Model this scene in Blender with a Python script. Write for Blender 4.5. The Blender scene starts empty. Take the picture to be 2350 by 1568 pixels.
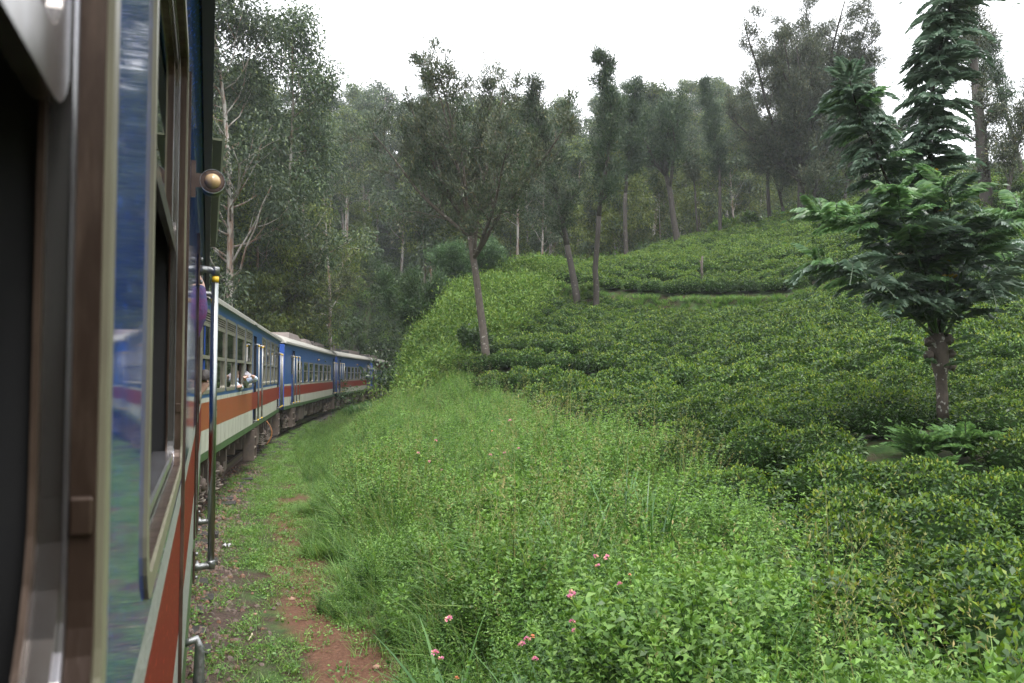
import bpy, math, random
import numpy as np
from mathutils import Vector, Matrix

R = math.radians
rng = np.random.default_rng(7)
random.seed(7)
sc = bpy.context.scene
col = sc.collection

# ---------------------------------------------------------------- camera, sky, sun, exposure
CAMZ, PITCH, FPX = 2.3, 2.42, 1800.0
cd = bpy.data.cameras.new('camera')
cam = bpy.data.objects.new('camera', cd)
col.objects.link(cam)
cam.location = (0, 0, CAMZ)
cam.rotation_euler = (R(90 + PITCH), 0, 0)
cd.sensor_width = 36.0
cd.lens = 36.0 * FPX / 2350.0
cd.clip_start = 0.05
cd.clip_end = 3000
cd.dof.use_dof = True
cd.dof.focus_distance = 17.0
cd.dof.aperture_fstop = 7.0
sc.camera = cam

SUN_EL, SUN_AZ = 62.0, 150.0
world = bpy.data.worlds.new('World')
sc.world = world
world.use_nodes = True
wt = world.node_tree
for n in list(wt.nodes):
    wt.nodes.remove(n)
sky = wt.nodes.new('ShaderNodeTexSky')
sky.sky_type = 'NISHITA'
sky.sun_disc = False
sky.sun_elevation = R(SUN_EL)
sky.sun_rotation = R(SUN_AZ)
bg1 = wt.nodes.new('ShaderNodeBackground'); bg1.inputs['Strength'].default_value = 0.05
bg2 = wt.nodes.new('ShaderNodeBackground')
bg2.inputs['Color'].default_value = (0.955, 0.968, 1.0, 1)      # the overcast cloud layer
bg2.inputs['Strength'].default_value = 1.0
addw = wt.nodes.new('ShaderNodeMixShader'); addw.inputs[0].default_value = 0.92
outw = wt.nodes.new('ShaderNodeOutputWorld')
wt.links.new(sky.outputs[0], bg1.inputs['Color'])
wt.links.new(bg1.outputs[0], addw.inputs[1])
wt.links.new(bg2.outputs[0], addw.inputs[2])
wt.links.new(addw.outputs[0], outw.inputs['Surface'])

sl = bpy.data.lights.new('sun', 'SUN')
sl.energy = 1.2
sl.angle = R(25)
sl.color = (1.0, 0.97, 0.92)
sun = bpy.data.objects.new('sun', sl)
col.objects.link(sun)
az = R(SUN_AZ)
sd = Vector((math.sin(az) * math.cos(R(SUN_EL)), math.cos(az) * math.cos(R(SUN_EL)), math.sin(R(SUN_EL))))
sun.rotation_euler = sd.to_track_quat('Z', 'Y').to_euler()

vs = sc.view_settings
vs.view_transform = 'Standard'
vs.look = 'None'
vs.exposure = 1.7
vs.gamma = 1.0
vs.use_curve_mapping = False
cy = sc.cycles
cy.use_denoising = True
cy.max_bounces = 6
cy.diffuse_bounces = 3
cy.glossy_bounces = 3
cy.transmission_bounces = 4
cy.volume_bounces = 2
cy.transparent_max_bounces = 8
cy.caustics_reflective = False
cy.caustics_refractive = False

# ---------------------------------------------------------------- helpers
def P(X, Y, d):
    """the world point at depth d seen where the photograph has (X, Y)"""
    a = (X - 1175.0) / FPX
    b = (784.0 - Y) / FPX
    t = R(PITCH)
    v = Vector((a, math.cos(t) - b * math.sin(t), math.sin(t) + b * math.cos(t)))
    return Vector((0, 0, CAMZ)) + v * (d / v.y)

def sm(a, b, x):
    t = np.clip((np.asarray(x, float) - a) / (b - a), 0, 1)
    return t * t * (3 - 2 * t)

def tag(o, label=None, cat=None, group=None, kind=None):
    if label: o['label'] = label
    if cat: o['category'] = cat
    if group: o['group'] = group
    if kind: o['kind'] = kind
    return o

def empty(name, loc=(0, 0, 0), rz=0.0, parent=None):
    o = bpy.data.objects.new(name, None)
    o.empty_display_size = 0.2
    o.location = loc
    o.rotation_euler = (0, 0, rz)
    o.parent = parent
    col.objects.link(o)
    return o

def link(name, me, parent=None, loc=None, rot=None, scale=None):
    o = bpy.data.objects.new(name, me)
    if loc is not None: o.location = loc
    if rot is not None: o.rotation_euler = rot
    if scale is not None: o.scale = (scale, scale, scale) if isinstance(scale, (int, float)) else scale
    o.parent = parent
    col.objects.link(o)
    return o

class MB:
    """collects shapes into one mesh"""
    def __init__(s):
        s.v, s.f, s.m, s.sm = [], [], [], []
    def face(s, idx, mat=0, smooth=False):
        s.f.append(tuple(idx)); s.m.append(mat); s.sm.append(smooth)
    def quad(s, a, b, c, d, mat=0):
        n = len(s.v)
        s.v += [tuple(a), tuple(b), tuple(c), tuple(d)]
        s.face((n, n + 1, n + 2, n + 3), mat)
    def box(s, a, b, mat=0, bev=0.0):
        x0, y0, z0 = (min(a[i], b[i]) for i in range(3))
        x1, y1, z1 = (max(a[i], b[i]) for i in range(3))
        if bev <= 0:
            n = len(s.v)
            s.v += [(x0, y0, z0), (x1, y0, z0), (x1, y1, z0), (x0, y1, z0), (x0, y0, z1), (x1, y0, z1), (x1, y1, z1), (x0, y1, z1)]
            for q in ((0, 3, 2, 1), (4, 5, 6, 7), (0, 1, 5, 4), (1, 2, 6, 5), (2, 3, 7, 6), (3, 0, 4, 7)):
                s.face([n + i for i in q], mat)
            return
        e = min(bev, (x1 - x0) / 2.1, (y1 - y0) / 2.1, (z1 - z0) / 2.1)
        n = len(s.v)
        lev = [(z0, e), (z0 + e, 0), (z1 - e, 0), (z1, e)]
        for z, i in lev:
            s.v += [(x0 + e + 0, y0 + i, z), (x1 - e, y0 + i, z), (x1 - i, y0 + e, z), (x1 - i, y1 - e, z), (x1 - e, y1 - i, z), (x0 + e, y1 - i, z), (x0 + i, y1 - e, z), (x0 + i, y0 + e, z)]
        for k in range(3):
            for j in range(8):
                a0, b0 = n + k * 8 + j, n + k * 8 + (j + 1) % 8
                s.face((a0, b0, b0 + 8, a0 + 8), mat)
        s.face([n + j for j in range(7, -1, -1)], mat)
        s.face([n + 24 + j for j in range(8)], mat)
    def tube(s, pts, rad, n=8, mat=0, cap=True, smooth=True):
        pts = [Vector(p) for p in pts]
        if isinstance(rad, (int, float)): rad = [rad] * len(pts)
        base = len(s.v)
        up = None
        for i, p in enumerate(pts):
            t = (pts[min(i + 1, len(pts) - 1)] - pts[max(i - 1, 0)]).normalized()
            if up is None:
                up = t.orthogonal().normalized()
            else:
                up = (up - t * up.dot(t))
                up = up.normalized() if up.length > 1e-6 else t.orthogonal().normalized()
            w = t.cross(up)
            for k in range(n):
                a = 2 * math.pi * k / n
                q = p + (up * math.cos(a) + w * math.sin(a)) * rad[i]
                s.v.append((q.x, q.y, q.z))
        for i in range(len(pts) - 1):
            for k in range(n):
                a0 = base + i * n + k; b0 = base + i * n + (k + 1) % n
                s.face((a0, b0, b0 + n, a0 + n), mat, smooth)
        if cap:
            s.face([base + k for k in range(n - 1, -1, -1)], mat)
            s.face([base + (len(pts) - 1) * n + k for k in range(n)], mat)
    def lathe(s, c, axis, prof, n=16, mat=0, smooth=True):
        """prof: (distance along the axis, radius)"""
        c = Vector(c); ax = Vector(axis).normalized()
        u = ax.orthogonal().normalized(); w = ax.cross(u)
        base = len(s.v)
        for (h, r) in prof:
            for k in range(n):
                a = 2 * math.pi * k / n
                q = c + ax * h + (u * math.cos(a) + w * math.sin(a)) * max(r, 1e-4)
                s.v.append((q.x, q.y, q.z))
        for i in range(len(prof) - 1):
            for k in range(n):
                a0 = base + i * n + k; b0 = base + i * n + (k + 1) % n
                s.face((a0, b0, b0 + n, a0 + n), mat, smooth)
        s.face([base + k for k in range(n - 1, -1, -1)], mat)
        s.face([base + (len(prof) - 1) * n + k for k in range(n)], mat)
    def ring(s, outer, inner, y0, y1, mat=0):
        """outer and inner: equally long closed (x, z) outlines, extruded from y0 to y1"""
        n = len(outer); b = len(s.v)
        for y in (y0, y1):
            s.v += [(x, y, z) for x, z in outer]
            s.v += [(x, y, z) for x, z in inner]
        for k in range(n):
            j = (k + 1) % n
            s.face((b + k, b + j, b + n + j, b + n + k), mat)
            s.face((b + 2 * n + k, b + 3 * n + k, b + 3 * n + j, b + 2 * n + j), mat)
            s.face((b + k, b + 2 * n + k, b + 2 * n + j, b + j), mat)
            s.face((b + n + k, b + n + j, b + 3 * n + j, b + 3 * n + k), mat)
    def mesh(s, name, mats):
        me = bpy.data.meshes.new(name)
        me.from_pydata(s.v, [], s.f)
        for m in (mats if isinstance(mats, (list, tuple)) else [mats]):
            me.materials.append(m)
        me.polygons.foreach_set('material_index', s.m)
        me.polygons.foreach_set('use_smooth', s.sm)
        me.update()
        return me
    def build(s, name, mats, parent=None, **k):
        return link(name, s.mesh(name, mats), parent, **k)

def rrect(x0, x1, z0, z1, r, seg=4):
    pts = []
    for cx, cz, a0 in ((x1 - r, z1 - r, 0), (x0 + r, z1 - r, 90), (x0 + r, z0 + r, 180), (x1 - r, z0 + r, 270)):
        for k in range(seg + 1):
            a = R(a0 + 90 * k / seg)
            pts.append((cx + r * math.cos(a), cz + r * math.sin(a)))
    return pts

def np_mesh(name, V, F, mats, mi=None, smooth=False):
    me = bpy.data.meshes.new(name)
    V = np.ascontiguousarray(V, dtype=np.float32); F = np.ascontiguousarray(F, dtype=np.int32)
    k = F.shape[1]
    me.vertices.add(len(V)); me.vertices.foreach_set('co', V.ravel())
    me.loops.add(F.size); me.loops.foreach_set('vertex_index', F.ravel())
    me.polygons.add(len(F))
    me.polygons.foreach_set('loop_start', np.arange(0, F.size, k, dtype=np.int32))
    me.polygons.foreach_set('loop_total', np.full(len(F), k, dtype=np.int32))
    for m in mats: me.materials.append(m)
    if mi is not None: me.polygons.foreach_set('material_index', np.ascontiguousarray(mi, dtype=np.int32))
    if smooth: me.polygons.foreach_set('use_smooth', np.ones(len(F), dtype=bool))
    me.update(calc_edges=True)
    return me

# ---------------------------------------------------------------- materials
def nodes_of(m):
    m.use_nodes = True
    nt = m.node_tree
    for n in list(nt.nodes): nt.nodes.remove(n)
    out = nt.nodes.new('ShaderNodeOutputMaterial')
    return nt, out

def ramp(nt, stops):
    n = nt.nodes.new('ShaderNodeValToRGB')
    el = n.color_ramp.elements
    while len(el) > 1: el.remove(el[-1])
    for i, (p, c) in enumerate(stops):
        e = el[0] if i == 0 else el.new(p)
        e.position = p
        e.color = (c[0], c[1], c[2], 1)
    return n

def paint(name, c, rough=0.4, c2=None, scale=6.0, lo=0.45, hi=0.7, bump=0.0, metal=0.0, stretch=(1, 1, 1), bscale=8.0, spec=0.5, chips=None, coat=0.0, bstretch=None):
    """a surface with weathering: c over patches of c2 and small chips of a third colour"""
    m = bpy.data.materials.new(name)
    nt, out = nodes_of(m)
    b = nt.nodes.new('ShaderNodeBsdfPrincipled')
    tc = nt.nodes.new('ShaderNodeTexCoord')
    mp = nt.nodes.new('ShaderNodeMapping'); mp.inputs['Scale'].default_value = stretch
    nt.links.new(tc.outputs['Object'], mp.inputs['Vector'])
    ns = nt.nodes.new('ShaderNodeTexNoise'); ns.inputs['Scale'].default_value = scale; ns.inputs['Detail'].default_value = 6; ns.inputs['Roughness'].default_value = 0.65
    nt.links.new(mp.outputs[0], ns.inputs['Vector'])
    rp = ramp(nt, [(lo, c), (hi, c2 or tuple(x * 0.75 for x in c))])
    nt.links.new(ns.outputs['Fac'], rp.inputs[0])
    last = rp.outputs[0]
    if chips:
        n3 = nt.nodes.new('ShaderNodeTexNoise'); n3.inputs['Scale'].default_value = chips[1]; n3.inputs['Detail'].default_value = 3
        mp3 = nt.nodes.new('ShaderNodeMapping'); mp3.inputs['Scale'].default_value = chips[3] if len(chips) > 3 else (1, 1, 1)
        nt.links.new(tc.outputs['Object'], mp3.inputs['Vector']); nt.links.new(mp3.outputs[0], n3.inputs['Vector'])
        r3 = ramp(nt, [(chips[2], (0, 0, 0)), (chips[2] + 0.03, (1, 1, 1))])
        nt.links.new(n3.outputs['Fac'], r3.inputs[0])
        mx = nt.nodes.new('ShaderNodeMix'); mx.data_type = 'RGBA'
        nt.links.new(r3.outputs[0], mx.inputs[0]); nt.links.new(last, mx.inputs[6])
        mx.inputs[7].default_value = (*chips[0], 1)
        last = mx.outputs[2]
    nt.links.new(last, b.inputs['Base Color'])
    b.inputs['Roughness'].default_value = rough
    b.inputs['Metallic'].default_value = metal
    b.inputs['Specular IOR Level'].default_value = spec
    b.inputs['Coat Weight'].default_value = coat
    b.inputs['Coat Roughness'].default_value = 0.08
    if bump > 0:
        n2 = nt.nodes.new('ShaderNodeTexNoise'); n2.inputs['Scale'].default_value = bscale; n2.inputs['Detail'].default_value = 5
        if bstretch:
            mpb = nt.nodes.new('ShaderNodeMapping'); mpb.inputs['Scale'].default_value = bstretch
            nt.links.new(tc.outputs['Object'], mpb.inputs['Vector']); nt.links.new(mpb.outputs[0], n2.inputs['Vector'])
        else:
            nt.links.new(mp.outputs[0], n2.inputs['Vector'])
        bp = nt.nodes.new('ShaderNodeBump'); bp.inputs['Strength'].default_value = bump; bp.inputs['Distance'].default_value = 0.02
        nt.links.new(n2.outputs['Fac'], bp.inputs['Height'])
        nt.links.new(bp.outputs[0], b.inputs['Normal'])
    nt.links.new(b.outputs[0], out.inputs['Surface'])
    return m

def leaf(name, stops, trans=0.3, rough=0.5, spec=0.35, vary=0.25):
    """foliage: each leaf its own tone, each plant a little darker or lighter, light passing through"""
    m = bpy.data.materials.new(name)
    nt, out = nodes_of(m)
    g = nt.nodes.new('ShaderNodeNewGeometry')
    rp = ramp(nt, stops)
    nt.links.new(g.outputs['Random Per Island'], rp.inputs[0])
    oi = nt.nodes.new('ShaderNodeObjectInfo')
    mr = nt.nodes.new('ShaderNodeMapRange'); mr.inputs[3].default_value = 1 - vary; mr.inputs[4].default_value = 1 + vary
    nt.links.new(oi.outputs['Random'], mr.inputs[0])
    hs = nt.nodes.new('ShaderNodeHueSaturation')
    nt.links.new(mr.outputs[0], hs.inputs['Value']); nt.links.new(rp.outputs[0], hs.inputs['Color'])
    b = nt.nodes.new('ShaderNodeBsdfPrincipled')
    b.inputs['Roughness'].default_value = rough
    b.inputs['Specular IOR Level'].default_value = spec
    nt.links.new(hs.outputs[0], b.inputs['Base Color'])
    if trans > 0:
        t = nt.nodes.new('ShaderNodeBsdfTranslucent')
        h2 = nt.nodes.new('ShaderNodeHueSaturation'); h2.inputs['Hue'].default_value = 0.485; h2.inputs['Value'].default_value = 1.3; h2.inputs['Saturation'].default_value = 1.1
        nt.links.new(hs.outputs[0], h2.inputs['Color'])
        nt.links.new(h2.outputs[0], t.inputs['Color'])
        mx = nt.nodes.new('ShaderNodeMixShader'); mx.inputs[0].default_value = trans
        nt.links.new(b.outputs[0], mx.inputs[1]); nt.links.new(t.outputs[0], mx.inputs[2])
        nt.links.new(mx.outputs[0], out.inputs['Surface'])
    else:
        nt.links.new(b.outputs[0], out.inputs['Surface'])
    return m

def glass_mat(name, tint, ior=1.5, rough=0.02, extra=0.0):
    m = bpy.data.materials.new(name)
    nt, out = nodes_of(m)
    t = nt.nodes.new('ShaderNodeBsdfTransparent'); t.inputs[0].default_value = (*tint, 1)
    g = nt.nodes.new('ShaderNodeBsdfGlossy'); g.inputs['Roughness'].default_value = rough
    f = nt.nodes.new('ShaderNodeFresnel'); f.inputs['IOR'].default_value = ior
    mx = nt.nodes.new('ShaderNodeMixShader')
    ad = nt.nodes.new('ShaderNodeMath'); ad.operation = 'ADD'; ad.use_clamp = True; ad.inputs[1].default_value = extra
    nt.links.new(f.outputs[0], ad.inputs[0])
    nt.links.new(ad.outputs[0], mx.inputs[0]); nt.links.new(t.outputs[0], mx.inputs[1]); nt.links.new(g.outputs[0], mx.inputs[2])
    nt.links.new(mx.outputs[0], out.inputs['Surface'])
    return m

M = {}
M['blue'] = paint('blue_paint', (0.030, 0.090, 0.27), 0.32, (0.038, 0.105, 0.25), 3.0, bump=0.05, bscale=2.5, chips=((0.03, 0.035, 0.05), 9.0, 0.70))
M['blue_own'] = paint('worn_blue_paint', (0.014, 0.050, 0.205), 0.055, (0.020, 0.040, 0.15), 5.0, bump=0.016, bscale=4.0, spec=.25, chips=((0.05, 0.18, 0.80), 120.0, 0.62, (1, 1, .35)), bstretch=(1, 1, 1.6))
M['blue_end'] = paint('bright_blue_end_paint', (0.03, 0.095, 0.40), 0.45, (0.025, 0.07, 0.28), 4.0)
M['red'] = paint('red_paint', (0.235, 0.030, 0.022), 0.4, (0.20, 0.036, 0.026), 3.5, spec=.3, bump=0.04, bscale=3, chips=((0.13, 0.045, 0.035), 16, 0.64, (1, 1, .3)), stretch=(1, 1, .5))
M['orange'] = paint('faded_orange_paint', (0.27, 0.070, 0.028), 0.42, (0.30, 0.065, 0.03), 2.0, bump=0.04, stretch=(1, 1, .4))
M['red_own'] = paint('worn_red_paint', (0.16, 0.018, 0.013), 0.5, (0.15, 0.014, 0.012), 12.0, bump=0.12, bscale=16, spec=.12, chips=((0.36, 0.05, 0.035), 34.0, 0.62, (.5, 1, 2)))
M['white'] = paint('cream_paint', (0.47, 0.47, 0.40), 0.45, (0.30, 0.285, 0.23), 4.5, lo=.44, hi=.72, stretch=(1, 1, .22), chips=((0.20, 0.18, 0.14), 16, 0.66, (1, 1, .25)))
M['white_own'] = paint('rough_pale_stripe', (0.29, 0.30, 0.275), 0.5, (0.24, 0.25, 0.23), 22.0, lo=.42, hi=.62, bump=0.5, bscale=40, chips=((0.72, 0.73, 0.72), 60, 0.66))
M['green'] = paint('green_skirt_paint', (0.06, 0.115, 0.045), 0.45, (0.035, 0.05, 0.03), 2.5)
M['brown'] = paint('brown_orange_paint', (0.21, 0.055, 0.03), 0.45, (0.15, 0.05, 0.03), 4)
M['roof'] = paint('pale_grey_roof', (0.34, 0.33, 0.295), 0.6, (0.36, 0.34, 0.30), 3.0, stretch=(.6, 2, 1), chips=((0.27, 0.25, 0.22), 8, .68))
M['roof_box'] = paint('dusty_pink_grey_metal', (0.20, 0.165, 0.15), 0.6, (0.13, 0.11, 0.10), 6)
M['roof_dark'] = paint('dark_roof_grille', (0.05, 0.05, 0.05), 0.6, (0.09, 0.085, 0.08), 8)
M['frame'] = paint('dull_window_frame', (0.25, 0.24, 0.19), 0.42, (0.18, 0.16, 0.13), 7, metal=0.25)
M['frame_own'] = paint('grey_aluminium_frame', (0.25, 0.24, 0.235), 0.24, (0.15, 0.125, 0.11), 9, metal=0.85, stretch=(1, 1, .3), chips=((0.10, 0.06, 0.04), 6, .66, (1, 1, .3)))
M['lip_own'] = paint('olive_cream_frame_lip', (0.21, 0.20, 0.135), 0.45, (0.15, 0.13, 0.095), 12, stretch=(1, 1, .3))
M['alu'] = paint('bright_aluminium', (0.62, 0.62, 0.66), 0.22, (0.40, 0.36, 0.36), 10, metal=0.9, stretch=(1, 1, .3))
M['rust_brown'] = paint('brown_dirty_highlit_channel', (0.060, 0.038, 0.028), 0.34, (0.15, 0.105, 0.08), 16, metal=0.45, bump=.15, bscale=20, stretch=(1, 1, .2), chips=((0.06, 0.03, 0.02), 7, .62, (1, 1, .3)))  # dirty brown metal; paler streaks stand for worn spots and painted highlights
M['black'] = paint('black_rubber', (0.012, 0.012, 0.014), 0.6, (0.02, 0.02, 0.022), 5)
M['navy'] = paint('dark_navy_eave', (0.008, 0.013, 0.03), 0.5, (0.012, 0.02, 0.04), 5)
M['interior'] = paint('dark_interior', (0.016, 0.016, 0.018), 0.8, (0.02, 0.02, 0.02), 4)
M['door'] = paint('deep_blue_door', (0.022, 0.065, 0.26), 0.35, (0.018, 0.05, 0.2), 4)
M['steel'] = paint('polished_steel_tube', (0.36, 0.38, 0.37), 0.28, (0.30, 0.32, 0.31), 6, metal=1.0)
M['steel_dull'] = paint('dull_cast_steel', (0.26, 0.265, 0.265), 0.42, (0.30, 0.30, 0.31), 14, metal=0.85, bump=.3, bscale=40)
M['grey_rail'] = paint('grey_painted_tube', (0.30, 0.30, 0.29), 0.35, (0.22, 0.2, 0.18), 10, metal=.5)
M['yellow'] = paint('yellow_band', (0.75, 0.48, 0.02), 0.45, (0.6, 0.36, 0.02), 6)
M['amber'] = paint('amber_lens', (0.62, 0.42, 0.22), 0.18, (0.52, 0.34, 0.16), 14, coat=.5)
M['lamp_rim'] = paint('brown_lamp_rim', (0.12, 0.08, 0.065), 0.35, (0.2, 0.14, 0.11), 12, metal=.4)
M['olive'] = paint('olive_green_metal', (0.075, 0.085, 0.045), 0.5, (0.1, 0.11, 0.06), 5)
M['under'] = paint('brake_dust_brown', (0.105, 0.078, 0.062), 0.75, (0.06, 0.048, 0.042), 5, bump=.2, bscale=14)
M['under2'] = paint('dusty_beige_iron', (0.20, 0.165, 0.13), 0.75, (0.11, 0.085, 0.07), 6, bump=.2, bscale=14)
M['under_dark'] = paint('dark_underframe', (0.03, 0.027, 0.025), 0.8, (0.05, 0.043, 0.038), 6)
M['hoop'] = paint('rusty_orange_hoop', (0.32, 0.14, 0.05), 0.6, (0.22, 0.09, 0.03), 9)
M['rail'] = paint('worn_rail_steel', (0.13, 0.10, 0.085), 0.5, (0.09, 0.06, 0.05), 9, metal=.4)
M['sleeper'] = paint('wet_dark_sleeper', (0.028, 0.024, 0.023), 0.6, (0.05, 0.042, 0.036), 6, stretch=(6, 1, 1), bump=.4, bscale=10)
M['plate'] = paint('yellowed_number_plate', (0.50, 0.45, 0.30), 0.5, (0.42, 0.36, 0.24), 9)
M['glass'] = glass_mat('carriage_glass', (0.40, 0.44, 0.40), 1.8, .04, .22)
M['glass_own'] = glass_mat('near_window_glass', (0.4, 0.43, 0.42), 1.8, .02, .2)
M['stone'] = paint('ballast_stone', (0.15, 0.105, 0.085), 0.75, (0.075, 0.058, 0.05), 9, bump=.3)
M['stone_red'] = paint('reddish_ballast_stone', (0.20, 0.105, 0.068), 0.75, (0.10, 0.06, 0.045), 9, bump=.3)
M['rock'] = paint('pinkish_pebble', (0.36, 0.20, 0.14), 0.7, (0.24, 0.14, 0.1), 9, bump=.3)
M['litter'] = paint('white_plastic_litter', (0.5, 0.5, 0.5), 0.4, (0.4, 0.41, 0.43), 20)
M['shirt'] = paint('pale_blue_white_shirt', (0.62, 0.70, 0.82), 0.8, (0.5, 0.58, 0.72), 9, bump=.4, bscale=18)
M['skin'] = paint('skin', (0.58, 0.36, 0.28), 0.55, (0.50, 0.29, 0.22), 8)
M['hair'] = paint('dark_brown_hair', (0.02, 0.013, 0.01), 0.45, (0.035, 0.02, 0.015), 30, bump=.5, bscale=60)
M['phone'] = paint('silver_phone', (0.55, 0.53, 0.60), 0.3, (0.5, 0.48, 0.55), 5)
M['purple'] = paint('purple_magenta_fleece', (0.16, 0.04, 0.15), 0.85, (0.05, 0.06, 0.16), 7, lo=.42, hi=.6, bump=.4, bscale=50)

# foliage
M['tea'] = leaf('tea_leaf', [(0.0, (0.018, 0.045, 0.013)), (0.40, (0.038, 0.084, 0.019)), (0.8, (0.062, 0.128, 0.025)), (1.0, (0.10, 0.175, 0.032))], 0.2, 0.42, 0.36, .2)
M['tea_bright'] = leaf('tea_young_leaf', [(0.0, (0.022, 0.052, 0.011)), (0.4, (0.05, 0.11, 0.018)), (0.8, (0.10, 0.19, 0.03)), (1.0, (0.18, 0.27, 0.045))], 0.25, 0.45, 0.4, .15)
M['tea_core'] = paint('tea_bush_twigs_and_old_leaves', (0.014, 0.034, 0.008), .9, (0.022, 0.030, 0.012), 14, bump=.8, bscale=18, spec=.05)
M['tea_flush'] = leaf('tea_flush_leaf', [(0.0, (0.075, 0.155, 0.022)), (0.6, (0.13, 0.215, 0.030)), (0.9, (0.20, 0.26, 0.036)), (1.0, (0.27, 0.27, 0.045))], 0.3, 0.48, 0.3, .15)
M['tea_stem'] = paint('tea_stem', (0.07, 0.05, 0.035), 0.8, (0.04, 0.03, 0.02), 9)
M['grass'] = leaf('grass_blade', [(0.0, (0.055, 0.13, 0.028)), (0.5, (0.11, 0.235, 0.045)), (0.9, (0.18, 0.31, 0.07)), (1.0, (0.32, 0.33, 0.13))], 0.35, 0.42, 0.4, .2)
M['grass_wide'] = leaf('broad_grass_blade', [(0.0, (0.03, 0.095, 0.022)), (0.6, (0.055, 0.15, 0.03)), (1.0, (0.10, 0.22, 0.05))], 0.3, 0.36, 0.5, .15)
M['weed'] = leaf('weed_leaf', [(0.0, (0.065, 0.145, 0.030)), (0.5, (0.13, 0.255, 0.050)), (1.0, (0.22, 0.36, 0.085))], 0.32, 0.42, 0.4, .22)
M['weed_dark'] = leaf('lantana_leaf', [(0.0, (0.040, 0.105, 0.028)), (0.5, (0.08, 0.175, 0.042)), (1.0, (0.14, 0.26, 0.06))], 0.28, 0.45, 0.4, .2)
M['straw'] = leaf('dry_grass_head', [(0.0, (0.16, 0.20, 0.06)), (0.6, (0.25, 0.26, 0.10)), (1.0, (0.38, 0.30, 0.14))], 0.3, 0.6, 0.2, .2)
M['scrub'] = leaf('bank_scrub_leaf', [(0.0, (0.045, 0.10, 0.020)), (0.5, (0.105, 0.205, 0.036)), (1.0, (0.22, 0.31, 0.07))], 0.3, 0.5, 0.3, .25)
M['euc'] = leaf('eucalyptus_leaf', [(0.0, (0.032, 0.056, 0.034)), (0.45, (0.058, 0.092, 0.048)), (0.85, (0.092, 0.135, 0.060)), (1.0, (0.15, 0.19, 0.06))], 0.22, 0.5, 0.4, .25)
M['euc_yellow'] = leaf('young_eucalyptus_leaf', [(0.0, (0.050, 0.080, 0.022)), (0.5, (0.105, 0.15, 0.034)), (1.0, (0.19, 0.22, 0.05))], 0.3, 0.5, 0.35, .25)
M['grev'] = leaf('silky_oak_leaf', [(0.0, (0.042, 0.056, 0.036)), (0.5, (0.070, 0.088, 0.054)), (0.9, (0.105, 0.125, 0.066)), (1.0, (0.16, 0.14, 0.055))], 0.2, 0.5, 0.4, .12)
M['grev_green'] = leaf('silky_oak_green_leaf', [(0.0, (0.025, 0.050, 0.028)), (0.6, (0.046, 0.083, 0.042)), (1.0, (0.09, 0.13, 0.05))], 0.22, 0.5, 0.4, .12)
M['frond'] = leaf('frond_leaflet', [(0.0, (0.075, 0.125, 0.086)), (0.6, (0.12, 0.175, 0.128)), (1.0, (0.165, 0.225, 0.155))], 0.28, 0.36, 0.8, .25)
M['frond_young'] = leaf('young_frond_leaflet', [(0.0, (0.075, 0.16, 0.065)), (0.6, (0.12, 0.225, 0.095)), (1.0, (0.18, 0.29, 0.12))], 0.35, 0.4, 0.5, .25)
M['frond_yellow'] = leaf('yellow_frond_leaflet', [(0.0, (0.45, 0.30, 0.02)), (1.0, (0.6, 0.42, 0.04))], 0.3, 0.5, 0.3, .1)
M['fern'] = leaf('fern_leaflet', [(0.0, (0.08, 0.17, 0.06)), (0.6, (0.13, 0.25, 0.08)), (1.0, (0.18, 0.31, 0.10))], 0.35, 0.5, 0.3, .15)
M['broad'] = leaf('broadleaf_tree_leaf', [(0.0, (0.022, 0.05, 0.016)), (0.6, (0.046, 0.092, 0.027)), (1.0, (0.10, 0.16, 0.045))], 0.25, 0.4, 0.5, .2)
M['blue_green'] = leaf('pale_feathery_leaf', [(0.0, (0.04, 0.085, 0.04)), (0.6, (0.075, 0.135, 0.06)), (1.0, (0.125, 0.20, 0.085))], 0.3, 0.5, 0.35, .15)
M['pink'] = leaf('pink_petal', [(0.0, (0.75, 0.22, 0.42)), (0.6, (0.8, 0.36, 0.5)), (0.85, (0.85, 0.55, 0.3)), (1.0, (0.85, 0.6, 0.4))], 0.3, 0.5, 0.3, .1)
M['orange_petal'] = leaf('orange_petal', [(0.0, (0.8, 0.35, 0.18)), (1.0, (0.85, 0.5, 0.3))], 0.3, 0.5, 0.3, .1)
M['bark_pale'] = paint('pale_eucalyptus_bark', (0.36, 0.34, 0.31), 0.8, (0.20, 0.115, 0.075), 1.1, lo=.46, hi=.58, stretch=(2, 2, .35), bump=.3, bscale=5, chips=((0.13, 0.10, 0.085), 3.0, .60, (2, 2, .5)))
M['bark_grey'] = paint('grey_rough_bark', (0.095, 0.076, 0.060), 0.85, (0.05, 0.040, 0.032), 7, stretch=(2, 2, .5), bump=.6, bscale=9, chips=((0.26, 0.24, 0.21), 6, .63))
M['bark_dark'] = paint('dark_wet_bark', (0.048, 0.039, 0.032), 0.85, (0.026, 0.022, 0.019), 7, stretch=(2, 2, .5), bump=.6, bscale=9, chips=((0.15, 0.14, 0.12), 8, .66))
M['bark_lichen'] = paint('lichened_pollard_bark', (0.085, 0.065, 0.052), 0.85, (0.045, 0.035, 0.03), 6, bump=.8, bscale=14, chips=((0.34, 0.33, 0.30), 11, .60))
M['stem_green'] = paint('green_stem', (0.06, 0.12, 0.035), 0.6, (0.05, 0.09, 0.03), 9)
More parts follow.
